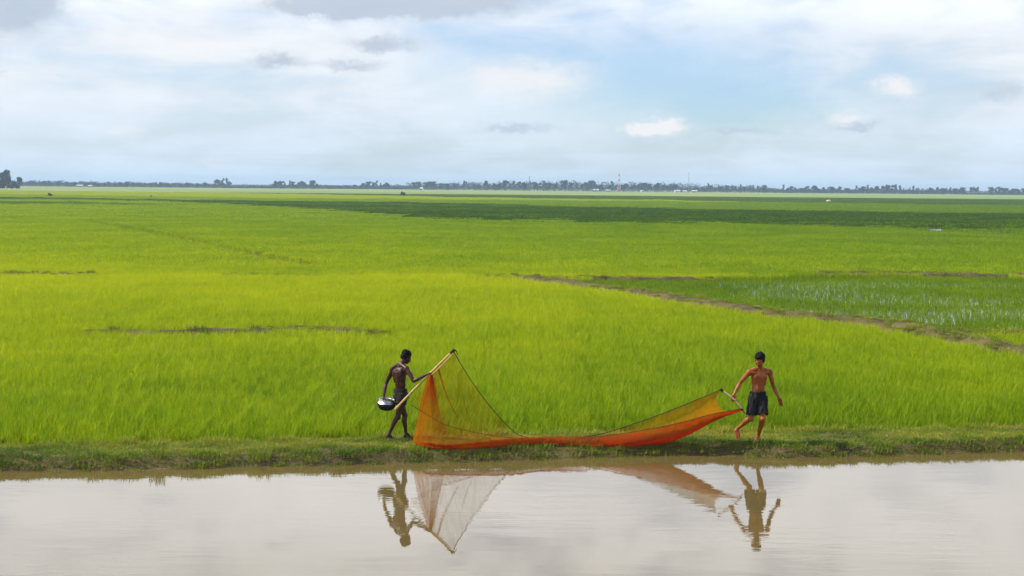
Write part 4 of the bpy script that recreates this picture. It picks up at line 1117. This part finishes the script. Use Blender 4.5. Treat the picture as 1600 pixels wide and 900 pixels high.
shed('grey_house', 125, 1520, 3.0, 2.6, 3, 'pale low house in the far left belt of trees', M_GREYW)
shed('grey_house', 142, 1520, 2.0, 2.2, 2.4, 'smaller pale house toward the palm clump in the left belt', M_GREYW)
shed('grey_house', 1085, 1500, 2.4, 2.4, 2.5, 'dull grey house just beyond the two white sheds', M_GREYW)
# masts
M_STEEL = plain_mat('mast_steel', (.16, .16, .17), .6, .4, 1, .2); M_RED = plain_mat('mast_red', (.45, .08, .06), .6, .4, 1, .1); M_MW = plain_mat('mast_white', (.75, .75, .75), .6, .4, 1, .1)
def mast(name, px_, D, top, r, label):
    o = empty(name, far(px_, D)); V_, F_ = tube([V3((0, 0, z)) for z in (0, top * .3, top * .7, top)], [r, r * .9, r * .7, r * .5], 8); link('pole', mesh_from('pole', V_, F_, True), M_STEEL, o)
    V_, F_ = tube([V3((-r * 3, 0, top * .93)), V3((r * 3, 0, top * .93))], [r * .35] * 2, 6); link('cross_arm', mesh_from('cross_arm', V_, F_, True), M_STEEL, o)
    return tag(o, label, 'mast')
mast('thin_mast', 827, 1420, hpx(1420, 24), .40, 'thin dark mast standing above the trees near the middle')
mast('tall_thin_mast', 1076, 1430, hpx(1430, 32), .26, 'faint tall thin mast above the white sheds')
mast('utility_pole', 850, 1425, hpx(1425, 17), .34, 'short dark pole just beside the thin dark mast')
tw = empty('lattice_tower', far(967, 1430)); tag(tw, 'red and white banded lattice tower rising from the far trees', 'tower'); TH = hpx(1430, 28); NS = 7
for i in range(NS):
    V_, F_ = [], []; z0, z1 = TH * i / NS, TH * (i + 1) / NS; a0, a1 = 1.5 - 1.15 * i / NS, 1.5 - 1.15 * (i + 1) / NS; cor = ((-1, -1), (1, -1), (1, 1), (-1, 1))
    for k in range(4):
        c0, c1 = cor[k], cor[(k + 1) % 4]
        for p, q in (((c0[0] * a0, c0[1] * a0, z0), (c0[0] * a1, c0[1] * a1, z1)), ((c0[0] * a0, c0[1] * a0, z0), (c1[0] * a1, c1[1] * a1, z1)), ((c0[0] * a1, c0[1] * a1, z1), (c1[0] * a1, c1[1] * a1, z1))):
            v, f = tube([V3(p), V3(q)], [.11, .11], 5); o_ = len(V_); V_ += v; F_ += [tuple(x + o_ for x in q_) for q_ in f]
    s_ = link('lattice_section', mesh_from('lattice_section', V_, F_), M_RED if i % 2 == 0 else M_MW, tw)
V_, F_ = tube([V3((0, 0, TH - .2)), V3((0, 0, TH + 2.5))], [.1, .05], 6); link('antenna', mesh_from('antenna', V_, F_), M_MW, tw)
for sx_ in (-1, 1):
    V_, F_ = tube([V3((sx_ * .75, -.3, TH * .86)), V3((sx_ * .75, -.3, TH * .95))], [.25, .25], 8); link('antenna_panel', mesh_from('antenna_panel', V_, F_), M_MW, tw)
# a pale heap of straw on the far field
rnd = random.Random(2); V_, F_ = [], []
hp = empty('straw_heap', far(1295, 520)); tag(hp, 'small pale straw heap on the dark green far field at the right', 'straw heap')
bm = bmesh.new(); ellipsoid(bm, (0, 0, .15), (V3((.9, 0, 0)), V3((0, .7, 0)), V3((0, 0, .55))), 24, 14)
me = bpy.data.meshes.new('heap'); bm.to_mesh(me); bm.free(); displace(me, lambda c_: .22 * mnoise.noise(c_ * 2.5)); link('heap', me, plain_mat('straw', (.55, .48, .28), .9, .2, 8, .25), hp)
me = mesh_from('stake', *tube([V3((0, 0, 0)), V3((.05, 0, 1.25))], [.05, .04], 6)); link('stake', me, M_BARK, hp)

# ------------------------------------------------------------------ the damp air
hz = bpy.data.materials.new('damp_air'); hz.use_nodes = True; t = NT(hz.node_tree); t.n.clear(); out = t.new('ShaderNodeOutputMaterial')
pv = t.new('ShaderNodeVolumePrincipled'); pv.inputs['Color'].default_value = (.60, .82, 1.0, 1); pv.inputs['Density'].default_value = 0.00021; pv.inputs['Anisotropy'].default_value = 0.1
t.l.new(pv.outputs[0], out.inputs['Volume'])
X0, X1, Y0, Y1, Z0, Z1 = -6500, 6500, -60, 9300, -2.2, 32
me = mesh_from('haze', [(X0, Y0, Z0), (X1, Y0, Z0), (X1, Y1, Z0), (X0, Y1, Z0), (X0, Y0, Z1), (X1, Y0, Z1), (X1, Y1, Z1), (X0, Y1, Z1)], [(0, 3, 2, 1), (4, 5, 6, 7), (0, 1, 5, 4), (1, 2, 6, 5), (2, 3, 7, 6), (3, 0, 4, 7)])
tag(link('haze', me, hz), kind='stuff')
